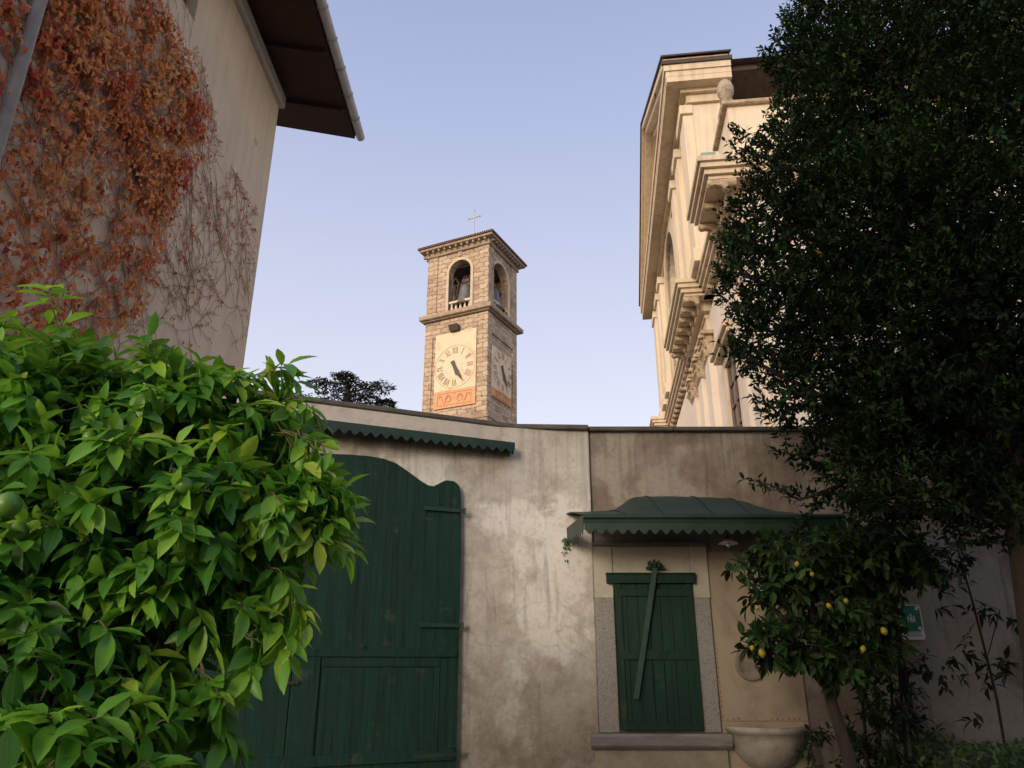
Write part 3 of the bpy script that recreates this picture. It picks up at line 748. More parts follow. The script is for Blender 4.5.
m = MB(); gx = RX1 + .10; gz = zo + .07; rows = []
for y_ in (RY0, RYE + .05):
    rows.append([(gx + .085 * math.cos(t), y_, gz + .085 * math.sin(t)) for t in np.linspace(R(-190), R(10), 13)])
vs = rows[0] + rows[1]; m.add(vs, [(i, i + 1, i + 14, i + 13) for i in range(12)]); m.add(rows[1], [tuple(range(13))])
gu = m.build('gutter', M['gutter'], hs, smooth=True); s2 = gu.modifiers.new('t', 'SOLIDIFY'); s2.thickness = .006
m = MBA()
for i in range(12):
    y_ = .3 + i * .66; m.tube([(gx + .092 * math.cos(t), y_, gz + .092 * math.sin(t)) for t in np.linspace(R(-190), R(20), 10)], .010, 5)
build_each(m, 'gutter_bracket', M['gutter'], hs)
dy = h(20, 65, HX + .09)[0]
m = MB(); m.tube([(.10, dy - oz, 0.1), (.10, dy - oz, zo - .5), (.35, dy - oz, zo - .25), (gx, dy - oz, gz - .05)], .055, 14); m.build('downspout', M['gutter'], hs, smooth=True)
m = MBA()
for z_ in (2.5, 5.0, 7.4, 9.6): m.tube([(.10, dy - oz, z_), (.10, dy - oz, z_ + .05)], .064, 14)
build_each(m, 'downspout_clip', M['gutter'], hs)
py_, pz_ = h(256, 142); m = MB(); m.lathe([(0, .012), (.06, .012), (.075, 0)], (0, py_ - oz, pz_), 20, M=Matrix.Rotation(R(90), 3, 'Y')); m.build('wall_cap', M['lintel'], hs)

# creeper on the house wall ---------------------------------------------------
dense_px = [(-60, -60), (150, -60), (158, 10), (174, 40), (190, 62), (192, 95), (202, 115), (188, 160), (170, 200), (150, 250), (140, 300), (100, 345), (-60, 345)]
DP = [h(a, b) for a, b in dense_px]
DP = [(max(min(a, 11.2), 4.3), b) for a, b in DP]
cr = empty('wall_creeper', (0, 0, 0), 0, 'red and orange creeper climbing the beige house wall', 'creeper')
sm_ = MB(); stem_pts = []
def inside(P_, x, y):
    c = False; j = len(P_) - 1
    for i in range(len(P_)):
        if (P_[i][1] > y) != (P_[j][1] > y) and x < (P_[j][0] - P_[i][0]) * (y - P_[i][1]) / (P_[j][1] - P_[i][1]) + P_[i][0]: c = not c
        j = i
    return c
SPX = [(-60, -60), (183, -60), (196, 40), (212, 100), (222, 150), (240, 180), (259, 208), (262, 300), (262, 400), (-60, 400)]
SPp = [h(a, b) for a, b in SPX]; SPp = [(max(min(a, HY1 - .02), 4.3), b) for a, b in SPp]
def ok(y_, z_): return 4.25 < y_ < HY1 - .03 and 1.0 < z_ < 11.3 and inside(SPp, y_, z_)
starts = [(random.uniform(4.5, 10.6), 1.5 + random.uniform(0, 2)) for _ in range(60)] + [(h(random.uniform(20, 255), random.uniform(60, 335))) for _ in range(170)]
for (y_, z_) in starts:
    a = R(random.gauss(95, 48)); n_ = random.randint(12, 55); pts = []; r0 = random.uniform(.0015, .0045)
    for i in range(n_):
        if not ok(y_, z_): break
        px_ = z_; lim = h(225, 150)
        pts.append((HX + .012 + random.uniform(0, .01), y_, z_)); stem_pts.append((y_, z_, math.cos(a), math.sin(a)))
        a += random.gauss(0, .22); a += (R(85) - a) * .015
        st_ = .10; y_ += math.cos(a) * st_; z_ += math.sin(a) * st_
    if len(pts) > 3: sm_.tube(pts, [r0 * (1 - .7 * i / len(pts)) for i in range(len(pts))], 4)
    # side shoots
    for _ in range(6):
        if len(pts) < 5: break
        q = random.choice(pts); b = a + random.choice((-1, 1)) * random.uniform(.5, 1.3); yy, zz2 = q[1], q[2]; sp_ = []
        for i in range(random.randint(6, 18)):
            if not ok(yy, zz2): break
            sp_.append((HX + .012, yy, zz2)); stem_pts.append((yy, zz2, math.cos(b), math.sin(b))); b += random.gauss(0, .25) ; yy += math.cos(b) * .06; zz2 += math.sin(b) * .06
        if len(sp_) > 2: sm_.tube(sp_, .003, 3)
sm_.build('stems', M['vinestem'], cr)
pos = []; tint = []; size = []
import mathutils
from mathutils import noise as mn
tries = 0
while len(pos) < 6200 and tries < 140000:
    tries += 1
    y_, z_ = random.uniform(4.3, 10.9), random.uniform(3.2, 11.6)
    if not inside(DP, y_, z_): continue
    if abs(y_ - dy + .06) < .17 and random.random() < .85: continue
    d_ = .35 * mn.noise(Vector((y_ * 1.1, z_ * 1.1, 3.1))) + .9 * mn.noise(Vector((y_ * 4.2, z_ * 4.2, 0))) + .35 * mn.noise(Vector((y_ * 11, z_ * 11, 5)))
    if random.random() > max(.05, min(1.0, .36 + d_ * 1.2)) * (1 if z_ > 6.6 else .55): continue
    pos.append((HX + random.uniform(.03, .17), y_, z_))
    tint.append(min(1, max(0, .5 + .45 * mn.noise(Vector((y_ * .9, z_ * .9, 7))) + random.gauss(0, .22)))); size.append(random.choice((.04,.05,.06,.065,.075,.095)) * random.uniform(.85, 1.1))
for (y_, z_, ca, sa) in random.sample(stem_pts, min(1500, len(stem_pts))):
    pos.append((HX + .03, y_, z_)); tint.append(random.uniform(0, .5)); size.append(random.uniform(.025, .06))
pos = np.array(pos); n_ = len(pos)
dirs = np.c_[RS.rand(n_) * .5, RS.randn(n_) * .6, -.8 + RS.randn(n_) * .4]; ups = np.c_[np.ones(n_) * 1.8, RS.randn(n_) * .35, .5 + RS.randn(n_) * .35]
leaf_cloud('foliage', M['creeper'], pos, dirs, ups, np.array(size), np.array(size) * .95, cr, lobed=True, bend=.35, fold=.3, tint=np.array(tint))

# ------------------------------------------------------------------ bell tower
TA = math.atan2(-.44, .898)
TY = 45.0; FT = Frame((at(487, 400, TY).x, TY, 0), TA)
TWx, TWy = 4.95, 4.45
tw = empty('bell_tower', FT.o, TA, 'tall stone bell tower with clock faces, open belfry and a cross', 'bell tower')
def TL(px, py, off=0.0): return FT.on(px, py, off)      # front (left-hand) face: (x, z), x from -TWx to 0
def TR(px, py, off=0.0): return FT.onx(px, py, off)     # right-hand face: (y, z)
zb = TL(487, 415)[1]; zm = TL(487, 311)[1]; zm2 = TL(487.5, 306)[1]; zt_ = TL(490, 243.5)[1]
print('tower z', zb, zm, zt_)
BASEX = .10
m = MB(); m.box(-TWx - .08, -.08, 0, .08, TWy + .08, zb - .15); m.build('shaft', M['stone'], tw)
m = MB(); m.box(-TWx - .16, -.16, zb - .149, .16, TWy + .16, zb + .02); m.box(-TWx - .05, -.05, zb + .021, .05, TWy + .05, zb + .16); m.build('string_course', M['stonetrim'], tw, bevel=.04)
m = MB()
# clock stage with a shallow recess: corner piers stand proud
m.box(-TWx + .1, .1, zb + .16, -.1, TWy - .1, zm)
pw = .62
for xa, xb in ((-TWx, -TWx + pw), (-pw - .2, 0)):
    for ya, yb in ((0, pw), (TWy - pw, TWy)): m.box(xa, ya, zb + .161, xb, yb, zm - .002)
panel_top = TL(455, 335)[1]
m.box(-TWx + pw, .003, panel_top + .03, -pw - .2, .1, zm - .002); m.box(-.1, pw, panel_top - .1, -.003, TWy - pw, zm - .002)
pb_ = TL(455, 416, 0)[1]
m.box(-TWx + pw, .003, zb + .161, -pw - .2, .1, TL(433, 411)[1] - .04); m.box(-.1, pw, zb + .161, -.003, TWy - pw, TR(500, 410)[1] - .35 if False else zb + .9)
m.build('clock_stage', M['stone'], tw, bevel=.015)
m = MB(); m.box(-TWx - .2, -.2, zm + .06, .2, TWy + .2, zm + .16); m.box(-TWx - .38, -.38, zm + .161, .38, TWy + .38, zm2 + .14); m.build('mid_cornice', M['stonetrim'], tw, bevel=.05)
# belfry: four walls with arched openings
bz0 = zm2 + .16; bz1 = zt_
def arch_wall(mb, u0, u1, z0, z1, ua, ub, zs0, zs1, place):
    """wall u0..u1 x z0..z1 with a round-arched opening ua..ub from zs0 up, springing at zs1; place(poly)"""
    uc = (ua + ub) / 2; r = (ub - ua) / 2; n = 12
    place([(u0, z0), (ua, z0), (ua, z1), (u0, z1)]); place([(ub, z0), (u1, z0), (u1, z1), (ub, z1)])
    if zs0 > z0 + .01: place([(ua, z0), (ub, z0), (ub, zs0), (ua, zs0)])
    for k_ in range(n):
        t0 = math.pi - math.pi * k_ / n; t1 = math.pi - math.pi * (k_ + 1) / n
        a = (uc + r * math.cos(t0), zs1 + r * math.sin(t0)); b = (uc + r * math.cos(t1), zs1 + r * math.sin(t1))
        place([a, b, (b[0], z1), (a[0], z1)])
lx0 = TL(448, 300)[0]; lx1 = TL(470, 297)[0]; lt = TL(461, 259.5)[1]; lb = TL(458, 303)[1]
uc = (lx0 + lx1) / 2; rr = (lx1 - lx0) / 2
ry0 = TR(493, 300)[0]; ry1 = TR(509, 305)[0]; rt = TR(501, 268)[1]; 
print('belfry', lx0, lx1, lt, lb, ry0, ry1, rt, bz0, bz1)
rrc = (ry0 + ry1) / 2; rrr = (ry1 - ry0) / 2
T = .65
m = MB()
arch_wall(m, -TWx + .12, -.12, bz0, bz1, lx0, lx1, bz0, lt - rr, lambda p: m.prism(p, .06, T, 'y'))
arch_wall(m, -TWx + .12, -.12, bz0, bz1, lx0, lx1, bz0, lt - rr, lambda p: m.prism(p, TWy - T, TWy - .06, 'y'))
arch_wall(m, T + .001, TWy - T - .001, bz0, bz1, ry0, ry1, bz0, lt - rrr, lambda p: m.prism(p, -T, -.06, 'x'))
arch_wall(m, T + .001, TWy - T - .001, bz0, bz1, ry0, ry1, bz0, lt - rrr, lambda p: m.prism(p, -TWx + .06, -TWx + T, 'x'))
for xa, xb in ((-TWx, -TWx + .8), (-.8, 0)):
    for ya, yb in ((0, .8), (TWy - .8, TWy)):
        m.box(xa, ya, bz0, xb, yb, bz1 - .001)
m.build('belfry', M['stone'], tw)
def arch_trim(mb, ua, ub, z0, zsp, d0, d1, place, tw_=.20, n=14):
    uc = (ua + ub) / 2; r = (ub - ua) / 2
    place([(ua - tw_, z0), (ua, z0), (ua, zsp), (ua - tw_, zsp)]); place([(ub, z0), (ub + tw_, z0), (ub + tw_, zsp), (ub, zsp)])
    for k_ in range(n):
        t0 = math.pi - math.pi * k_ / n; t1 = math.pi - math.pi * (k_ + 1) / n
        f_ = lambda rr_, t: (uc + rr_ * math.cos(t), zsp + rr_ * math.sin(t))
        place([f_(r, t0), f_(r, t1), f_(r + tw_, t1), f_(r + tw_, t0)])
m = MB(); m.mark(); arch_trim(m, lx0, lx1, bz0 + .01, lt - rr, 0, 0, lambda p: m.prism(p, .0, .3, 'y'))
m.mark(); arch_trim(m, ry0, ry1, bz0 + .01, lt - rrr, 0, 0, lambda p: m.prism(p, -.3, -.0, 'x'))
build_each(m, 'arch_surround', M['archstone'], tw)
m = MB(); m.box(uc - .15, -.02, lt + .30, uc + .15, .06, lt + .85); m.build('keystone', M['stonetrim'], tw)
for fr in ('L', 'R'):
    a_, b_ = (lx0, lx1) if fr == 'L' else (ry0, ry1)
    m = MB()
    for z0_, z1_ in ((.02, .12), (.72, .86)):
        m.box(a_, .1, bz0 + z0_, b_, .4, bz0 + z1_) if fr == 'L' else m.box(-.4, a_, bz0 + z0_, -.1, b_, bz0 + z1_)
    bal = m.build('balustrade', M['clock'], tw)
    for i in range(5):
        c_ = a_ + (i + .5) * (b_ - a_) / 5; m = MB()
        m.lathe([(.07, .12), (.05, .2), (.10, .35), (.06, .55), (.07, .72)], (c_, .25, bz0) if fr == 'L' else (-.25, c_, bz0), 8); m.build('baluster', M['clock'], bal, smooth=True)
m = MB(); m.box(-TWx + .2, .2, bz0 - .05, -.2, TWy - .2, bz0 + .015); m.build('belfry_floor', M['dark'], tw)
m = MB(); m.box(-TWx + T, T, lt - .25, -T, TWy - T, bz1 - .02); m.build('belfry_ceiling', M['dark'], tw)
# bells and frames
for name_, bx2, by2, sc in (('bell', uc + .10, .80, 1.28), ('bell', -.80, rrc + .20, 1.3), ('bell', -TWx + 1.3, TWy - 1.5, .8)):
    zb2 = lb + .02
    m = MB(); m.lathe([(.0, 1.32), (.22, 1.30), (.34, 1.18), (.38, .95), (.43, .6), (.52, .28), (.66, .05), (.70, .0), (.62, .02), (.45, .35), (.35, 1.1)], (0, 0, 0), 24)
    b_ = m.build(name_, M['bronze'], tw, smooth=True); b_.location = (bx2, by2, zb2); b_.scale = (sc, sc, sc)
    k_ = MB(); k_.tube([(0, 0, 1.2), (0, 0, -.08)], [.03, .05], 8); k_.lathe([(0, -.2), (.08, -.12), (.08, -.02), (0, .05)], n=10); k_.build('clapper', M['ironwork'], b_)
m = MB()
zt2 = lb + 1.62
m.box(lx0 - .1, .62, zt2, lx1 + .1, .86, zt2 + .22); m.box(uc - .12, .55, zt2 + .22, uc + .48, .95, zt2 + .5)
for dx in (-.30, .0, .34): m.tube([(uc + .16 + dx, .7, zt2 + .05), (uc + .16 + dx * .6, .7, zt2 + .8)], .045, 6)
m.box(lx0 + .18, .45, bz0 + .8, lx0 + .30, .6, zt2 + .1)
m.tube([(lx0 + .3, .5, bz0 + 1.1), (lx0 + .55, .5, bz0 + 2.4), (lx0 + .25, .5, bz0 + 2.9)], .06, 6)
wheel = [(lx0 + .36 + .05 * math.cos(t), .8 + .75 * math.cos(t), zt2 - .1 + .75 * math.sin(t)) for t in np.linspace(0, 6.283, 25)]
m.tube(wheel, .05, 6)
m.box(-.92, ry0 - .1, zt2, -.62, ry1 + .1, zt2 + .22); m.box(-.9, rrc - .2, zt2 + .2, -.6, rrc + .35, zt2 + .5)
m.tube([(-.9 + .5 * math.cos(t), ry0 + .3, zt2 - .1 + .6 * math.sin(t)) for t in np.linspace(0, 6.283, 21)], .05, 6)
m.build('bell_frame', M['ironwork'], tw)
# top cornice with brackets and hipped roof
m = MB(); m.box(-TWx - .12, -.12, zt_, .12, TWy + .12, zt_ + .14); m.box(-TWx - .50, -.50, zt_ + .42, .50, TWy + .50, zt_ + .60); m.build('top_cornice', M['stonetrim'], tw, bevel=.03)
m = MB(); m.box(-TWx - .1, -.1, zt_ + .141, .1, TWy + .1, zt_ + .419); m.build('frieze', M['stonetrim'], tw)
nb = 11; m = MBA()
for i in range(nb):
    x_ = -TWx - .1 + (i + .5) * (TWx + .2) / nb
    m.box(x_ - .06, -.40, zt_ + .24, x_ + .06, -.1, zt_ + .418); m.box(x_ - .09, TWy + .1, zt_ + .17, x_ + .09, TWy + .46, zt_ + .418)
    y_ = -.1 + (i + .5) * (TWy + .2) / nb
    m.box(.1, y_ - .06, zt_ + .24, .40, y_ + .06, zt_ + .418); m.box(-TWx - .46, y_ - .09, zt_ + .17, -TWx - .1, y_ + .09, zt_ + .418)
build_each(m, 'cornice_bracket', M['stonetrim'], tw)
ro = .60; zc_ = zt_ + .60; apx = (-TWx / 2, TWy / 2, zc_ + 1.25)
m = MB(); m.box(-TWx - ro, -ro, zc_ + .001, ro, TWy + ro, zc_ + .07)
cs = [(-TWx - ro, -ro), (ro, -ro), (ro, TWy + ro), (-TWx - ro, TWy + ro)]
for i in range(4):
    a, b = cs[i], cs[(i + 1) % 4]; nt_ = 34
    for k_ in range(nt_):   # one ridge of tiles each
        t0, t1 = k_ / nt_, (k_ + 1) / nt_; tm = (t0 + t1) / 2
        L_ = lambda t: (a[0] + (b[0] - a[0]) * t, a[1] + (b[1] - a[1]) * t, zc_ + .07)
        pm = Vector(L_(tm)); pm.z += .09; p0 = Vector(L_(t0)); p1 = Vector(L_(t1)); ap = Vector(apx)
        m.add([p0, pm, p1, ap, ap + Vector((0, 0, .05))], [(0, 1, 4, 3), (1, 2, 3, 4)])
m.build('tiled_roof', M['roof'], tw)
cz_ = at(476, 232, 48).z; ch = 2.35
m = MB(); base = Vector(apx) + Vector((0, 0, -.1)); zz = apx[2]
topc = at(476, 210, 48).z
L_ = topc - zz
m.tube([base, (apx[0], apx[1], topc)], .045, 8); zc2 = topc - .62
for a_ in (1,): m.tube([(apx[0] - .45, apx[1], zc2), (apx[0] + .45, apx[1], zc2)], .04, 8)
for e_ in ((apx[0] - .47, apx[1], zc2), (apx[0] + .47, apx[1], zc2), (apx[0], apx[1], topc)): m.lathe([(0, -.09), (.08, 0), (0, .09)], e_, 8)
m.build('cross', M['gutter'], tw)
# small floodlight housing under the cornice
fx_, fz_ = TL(456, 329); m = MB(); m.prism([(0, fz_ + .18), (0, fz_ - .22), (-.28, fz_ - .22), (-.5, fz_ + .18)], fx_ - .36, fx_ + .36, 'x'); m.build('clock_hood', M['ironwork'], tw, bevel=.03)
# clock panels
def to_face(side, u, z, off):   # off outwards
    return (u, -off, z) if side == 'L' else (off, u, z)
def strokes(mb, side, cu_, cz, R_, scale):
    rom = ['XII', 'I', 'II', 'III', 'IIII', 'V', 'VI', 'VII', 'VIII', 'IX', 'X', 'XI']
    for i, s in enumerate(rom):
        mb.mark()
        th = R(90 - 30 * i); c = Vector((cu_ + R_ * math.cos(th), cz + R_ * math.sin(th)))
        up = Vector((math.cos(th), math.sin(th))); rt_ = Vector((up.y, -up.x))
        widths = {'I': .12, 'V': .26, 'X': .26}; tot = sum(widths[ch_] for ch_ in s) * scale; x_ = -tot / 2
        def bar(p, q, w_):
            d = (q - p); n2 = Vector((-d.y, d.x)).normalized() * w_ / 2
            mb_poly([p - n2, q - n2, q + n2, p + n2])
        def mb_poly(ps):
            pts = [(c + rt_ * a.x + up * a.y) for a in ps]
            if side == 'L': mb.prism([(p.x, p.y) for p in pts], -OFF - .02, -OFF, 'y')
            else: mb.prism([(p.x, p.y) for p in pts], OFF, OFF + .02, 'x')
        hh = .25 * scale
        for ch_ in s:
            w_ = widths[ch_] * scale; xm = x_ + w_ / 2
            if ch_ == 'I': bar(Vector((xm, -hh)), Vector((xm, hh)), .062 * scale)
            elif ch_ == 'V': bar(Vector((xm - w_ * .38, hh)), Vector((xm, -hh)), .065 * scale); bar(Vector((xm + w_ * .38, hh)), Vector((xm, -hh)), .035 * scale)
            else: bar(Vector((xm - w_ * .38, hh)), Vector((xm + w_ * .38, -hh)), .065 * scale); bar(Vector((xm + w_ * .38, hh)), Vector((xm - w_ * .38, -hh)), .035 * scale)
            x_ += w_
def panel_uv(side):
    if side == 'L':
        f_ = lambda a, b: TL(400 + a / 3.2, 200 + b / 3.2)
        x0_, x1_ = f_(112, 540)[0], f_(243, 540)[0]; zt3 = f_(178, 423)[1]; zo1 = f_(178, 606)[1]; zo0 = f_(172, 662)[1]
        cc = f_(176, 533); rad = (f_(178, 480)[1] - f_(173, 585)[1]) / 2
    else:
        f_ = lambda a, b: TR(400 + a / 3.2, 200 + b / 3.2)
        x0_, x1_ = f_(294, 560)[0], f_(355, 580)[0]; zt3 = f_(325, 487)[1]; zo1 = f_(325, 617)[1]; zo0 = f_(325, 645)[1]
        cc = f_(327, 550); rad = (f_(325, 505)[1] - f_(325, 605)[1]) / 2
    return x0_, x1_, zt3, zo1, zo0, cc, rad
for side in ('L', 'R'):
    x0_, x1_, zt3, zo1, zo0, cc, rad = panel_uv(side)
    print('panel', side, x0_, x1_, zt3, zo1, zo0, cc, rad)
    OFF = .03
    pl = MB()
    pl.box(x0_, -.03, zo1, x1_, .12, zt3) if side == 'L' else pl.box(-.12, x0_, zo1, .03, x1_, zt3)
    pn = pl.build('clock_face', M['clock'], tw)
    m = MB()
    m.box(x0_, -.028, zo0, x1_, .12, zo1 - .004) if side == 'L' else m.box(-.12, x0_, zo0, .028, x1_, zo1 - .004)
    m.build('painted_panel', M['clockred'], tw)
    m = MB()   # faded scrollwork in the painted panel
    um, zm3 = (x0_ + x1_) / 2, (zo0 + zo1) / 2; W_ = (x1_ - x0_) * .40; H_ = (zo1 - zo0) * .34
    def lay(pts, r=.03):
        q = [((a, -.045, b) if side == 'L' else (.045, a, b)) for a, b in pts]; m.tube(q, r * .6, 4)
    for k_ in (-1, 1):
        lay([(um + k_ * W_ * (.25 + .65 * t) , zm3 + H_ * .7 * math.sin(t * 9)) for t in np.linspace(0, 1, 20)])
        lay([(um + k_ * (W_ * .35 + .22 * math.cos(t)), zm3 + .22 * math.sin(t)) for t in np.linspace(0, 5, 14)])
    lay([(um - W_, zm3 - H_), (um + W_, zm3 - H_), (um + W_, zm3 + H_), (um - W_, zm3 + H_), (um - W_, zm3 - H_)], .02)
    m.build('scrollwork', M['redline2'] if 'redline2' in M else M.setdefault('redline2', mottled('faded_red_paint', (.44,.16,.08), (.55,.25,.13), 4, .9, .1)), tw)
    m = MB(); sc_ = .92; strokes(m, side, cc[0], cc[1], rad, sc_); build_each(m, 'numeral', M['numeral'], pn)
    m = MB()
    for rr4 in (rad + .36,):
        q = [(cc[0] + rr4 * math.cos(t), cc[1] + rr4 * math.sin(t)) for t in np.linspace(0, 6.2832, 49)]
        m.tube([((a, -.032, b) if side == 'L' else (.032, a, b)) for a, b in q if x0_ < a < x1_], .018, 4)
    m.build('minute_ring', M['stonetrim'], pn)
    for nm, ln, wd, aa, of in (('hour_hand', rad * .66, .17, R(-66), .07), ('minute_hand', rad * 1.0, .10, R(-60), .10)):
        m = MB(); c0 = Vector((cc[0], cc[1] + .0)); d_ = Vector((math.cos(aa), math.sin(aa))); n2 = Vector((-d_.y, d_.x))
        tl = .42
        ps = [c0 - d_ * tl - n2 * wd * .9, c0 - n2 * wd * .7, c0 + d_ * ln * .75 - n2 * wd, c0 + d_ * ln, c0 + d_ * ln * .75 + n2 * wd, c0 + n2 * wd * .7, c0 - d_ * tl + n2 * wd * .9]
        pp = [(p_.x, p_.y) for p_ in ps]
        m.prism(pp, -of - .03, -of, 'y') if side == 'L' else m.prism(pp, of, of + .03, 'x')
        m.build(nm, M['letters'], pn)

# ------------------------------------------------------------------ church at right
CA = -R(6.9)
FC = Frame((2.295, 0, 0), CA)     # local x inwards (right), y along the facade, z up
ch_ = empty('church', (2.295, 0, 0), CA, 'cream coloured church with pediment and deep bracketed cornices behind the wall', 'church')
def cbox(m, x0, x1, y0, y1, z0, z1): m.box(x0, y0, z0, x1, y1, z1)
Z = lambda z: z + CAMH
# lower order
m = MB(); cbox(m, .92, 3.2, 12.95, 33.4, 0, Z(9.0)); cbox(m, 3.2, 18, 12.97, 33.3, 0, Z(9.0)); m.build('lower_wall', M['pink'], ch_)
ress = [(12.8, 15.05), (18.1, 22.7), (30.4, 33.5)]
def entab(m, x, y0, y1, wrap=False):
    """frieze + stepped cornice whose outer edge is x"""
    steps = [(.84, Z(8.35), Z(8.95)), (.80, Z(8.95), Z(9.08)), (.22, Z(9.36), Z(9.44)), (.14, Z(9.44), Z(9.56)), (.06, Z(9.56), Z(9.68)), (.0, Z(9.68), Z(9.80))]
    for dx, za, zb_ in steps:
        cbox(m, x + dx, 3.0 + dx * .01, y0 + dx * (1 if wrap else 0), y1 - dx * (1 if wrap else 0), za, zb_ - .001)
    cbox(m, x + .62, 3.0, y0 + (.62 if wrap else 0), y1 - (.62 if wrap else 0), Z(9.08), Z(9.359))
m = MB()
for (a, b) in ress: entab(m, 0, a, b, True)
for (a, b) in ((15.05, 18.1), (22.7, 30.4)): entab(m, .56, a - .5, b + .5)
# cornice turns the near corner and runs along the side of the church
for dx, za, zb_ in [(.84, Z(8.35), Z(8.95)), (.80, Z(8.95), Z(9.08)), (.22, Z(9.36), Z(9.44)), (.14, Z(9.44), Z(9.56)), (.06, Z(9.56), Z(9.68)), (.0, Z(9.68), Z(9.80))]:
    cbox(m, 2.9, 18, 12.8 + dx * .9 - .01, 14.2, za + .002, zb_ - .003)
m.build('entablature', M['trim'], ch_)
m = MBA()
def modillion(m, x, y, inwards='x'):
    # scroll bracket under the cornice soffit
    w_ = .17
    prof_m = [(x + .20, Z(9.355)), (x + .62, Z(9.355)), (x + .62, Z(9.10)), (x + .54, Z(9.10)), (x + .48, Z(9.19)), (x + .36, Z(9.22)), (x + .26, Z(9.20)), (x + .20, Z(9.26))]
    m.prism(prof_m, y - w_ / 2, y + w_ / 2, 'y')
for (a, b) in ress:
    n_ = max(3, int((b - a) / .62)); 
    for i in range(n_): modillion(m, 0, a + .30 + (b - a - .60) * i / (n_ - 1))
for (a, b) in ((15.05, 18.1), (22.7, 30.4)):
    n_ = int((b - a) / .62)
    for i in range(n_): modillion(m, .56, a + (b - a) * (i + .5) / n_)
for i in range(14):
    x_ = .7 + i * .62; m.prism([(13.0, Z(9.355)), (13.42, Z(9.355)), (13.42, Z(9.10)), (13.34, Z(9.10)), (13.28, Z(9.19)), (13.06, Z(9.20)), (13.0, Z(9.26))], x_ - .09, x_ + .09, 'x')
build_each(m, 'modillion', M['carved'], ch_, bevel=.02)
# pilasters with leafy capitals
def pilaster(y, w_, x=.74, ztop=8.35):
    mm = MB(); cbox(mm, x, .93, y - w_ / 2, y + w_ / 2, Z(-1.6), Z(ztop - .72)); pl_ = mm.build('pilaster', M['pink'], ch_)
    mm = MB(); n_ = 5
    cbox(mm, x - .16, .93, y - w_ / 2 - .16, y + w_ / 2 + .16, Z(ztop - .10), Z(ztop) - .001)
    prof_k = [(x - .02, Z(ztop - .72)), (x - .01, Z(ztop - .45)), (x - .07, Z(ztop - .3)), (x - .13, Z(ztop - .11)), (.9, Z(ztop - .11)), (.9, Z(ztop - .72))]
    mm.prism(prof_k, y - w_ / 2 - .03, y + w_ / 2 + .03, 'y')
    for k_ in range(n_):
        yy = y - w_ / 2 + w_ * (k_ + .5) / n_
        for zz in (ztop - .66, ztop - .42):
            mm.tube([(x - .0, yy, Z(zz)), (x - .05, yy, Z(zz + .14)), (x - .13, yy, Z(zz + .20)), (x - .15, yy, Z(zz + .14))], [.06, .07, .05, .03], 6)
    for s_ in (-1, 1): mm.tube([(x - .13, y + s_ * (w_ / 2 + .02), Z(ztop - .20) + .0), (x - .13, y + s_ * (w_ / 2 + .02) + .001, Z(ztop - .11))], .10, 8)
    mm.build('capital', M['carved'], pl_)
for y_ in (18.9, 20.55, 22.2, 31.0, 32.7): pilaster(y_, .75)
for y_ in (13.5, 14.55): pilaster(y_, .62)
# side window in the near bay
m = MB(); wy_a, wy_b = 15.35, 16.75; wz_a, wz_b = 3.9, 6.6
for a, b, c_, d_ in ((wy_a - .22, wy_a, wz_a, wz_b), (wy_b, wy_b + .22, wz_a, wz_b), (wy_a - .22, wy_b + .22, wz_b, wz_b + .2)): cbox(m, .80, .93, a, b, Z(c_), Z(d_) - .001)
cbox(m, .62, .93, wy_a - .36, wy_b + .36, Z(wz_b + .2), Z(wz_b + .30)); cbox(m, .54, .93, wy_a - .42, wy_b + .42, Z(wz_b + .301), Z(wz_b + .42))
cbox(m, .62, .93, wy_a - .34, wy_b + .34, Z(wz_a - .16), Z(wz_a) - .001)
cw = m.build('window', M['trim'], ch_, bevel=.01)
m = MB(); cbox(m, .90, .915, wy_a, wy_b, Z(wz_a), Z(wz_b)); m.build('pane', M['windowglass'], cw)
m = MB()
for y_ in (wy_a + .02, (wy_a + wy_b) / 2, wy_b - .06): cbox(m, .86, .899, y_ - .03, y_ + .04, Z(wz_a), Z(wz_b))
for k_ in range(1, 5): z_ = wz_a + (wz_b - wz_a) * k_ / 5; cbox(m, .87, .899, wy_a, wy_b, Z(z_) - .02, Z(z_) + .02)
m.build('frame', M['brownwood'], cw)
# inscription on the frieze: weathered raised letters, not readable
m = MB(); y_ = 23.2
while y_ < 29.8:
    cbox(m, 1.375, 1.397, y_, y_ + .05, Z(8.48), Z(8.84))
    if random.random() < .6: cbox(m, 1.375, 1.397, y_ + .051, y_ + .20, Z(8.48 if random.random() < .5 else 8.78), Z(8.54 if random.random() < .5 else 8.84))
    if random.random() < .6: cbox(m, 1.375, 1.397, y_ + .201, y_ + .25, Z(8.48), Z(8.84))
    y_ += .38 if random.random() < .8 else .7
m.build('frieze_inscription', M['letters'], ch_)
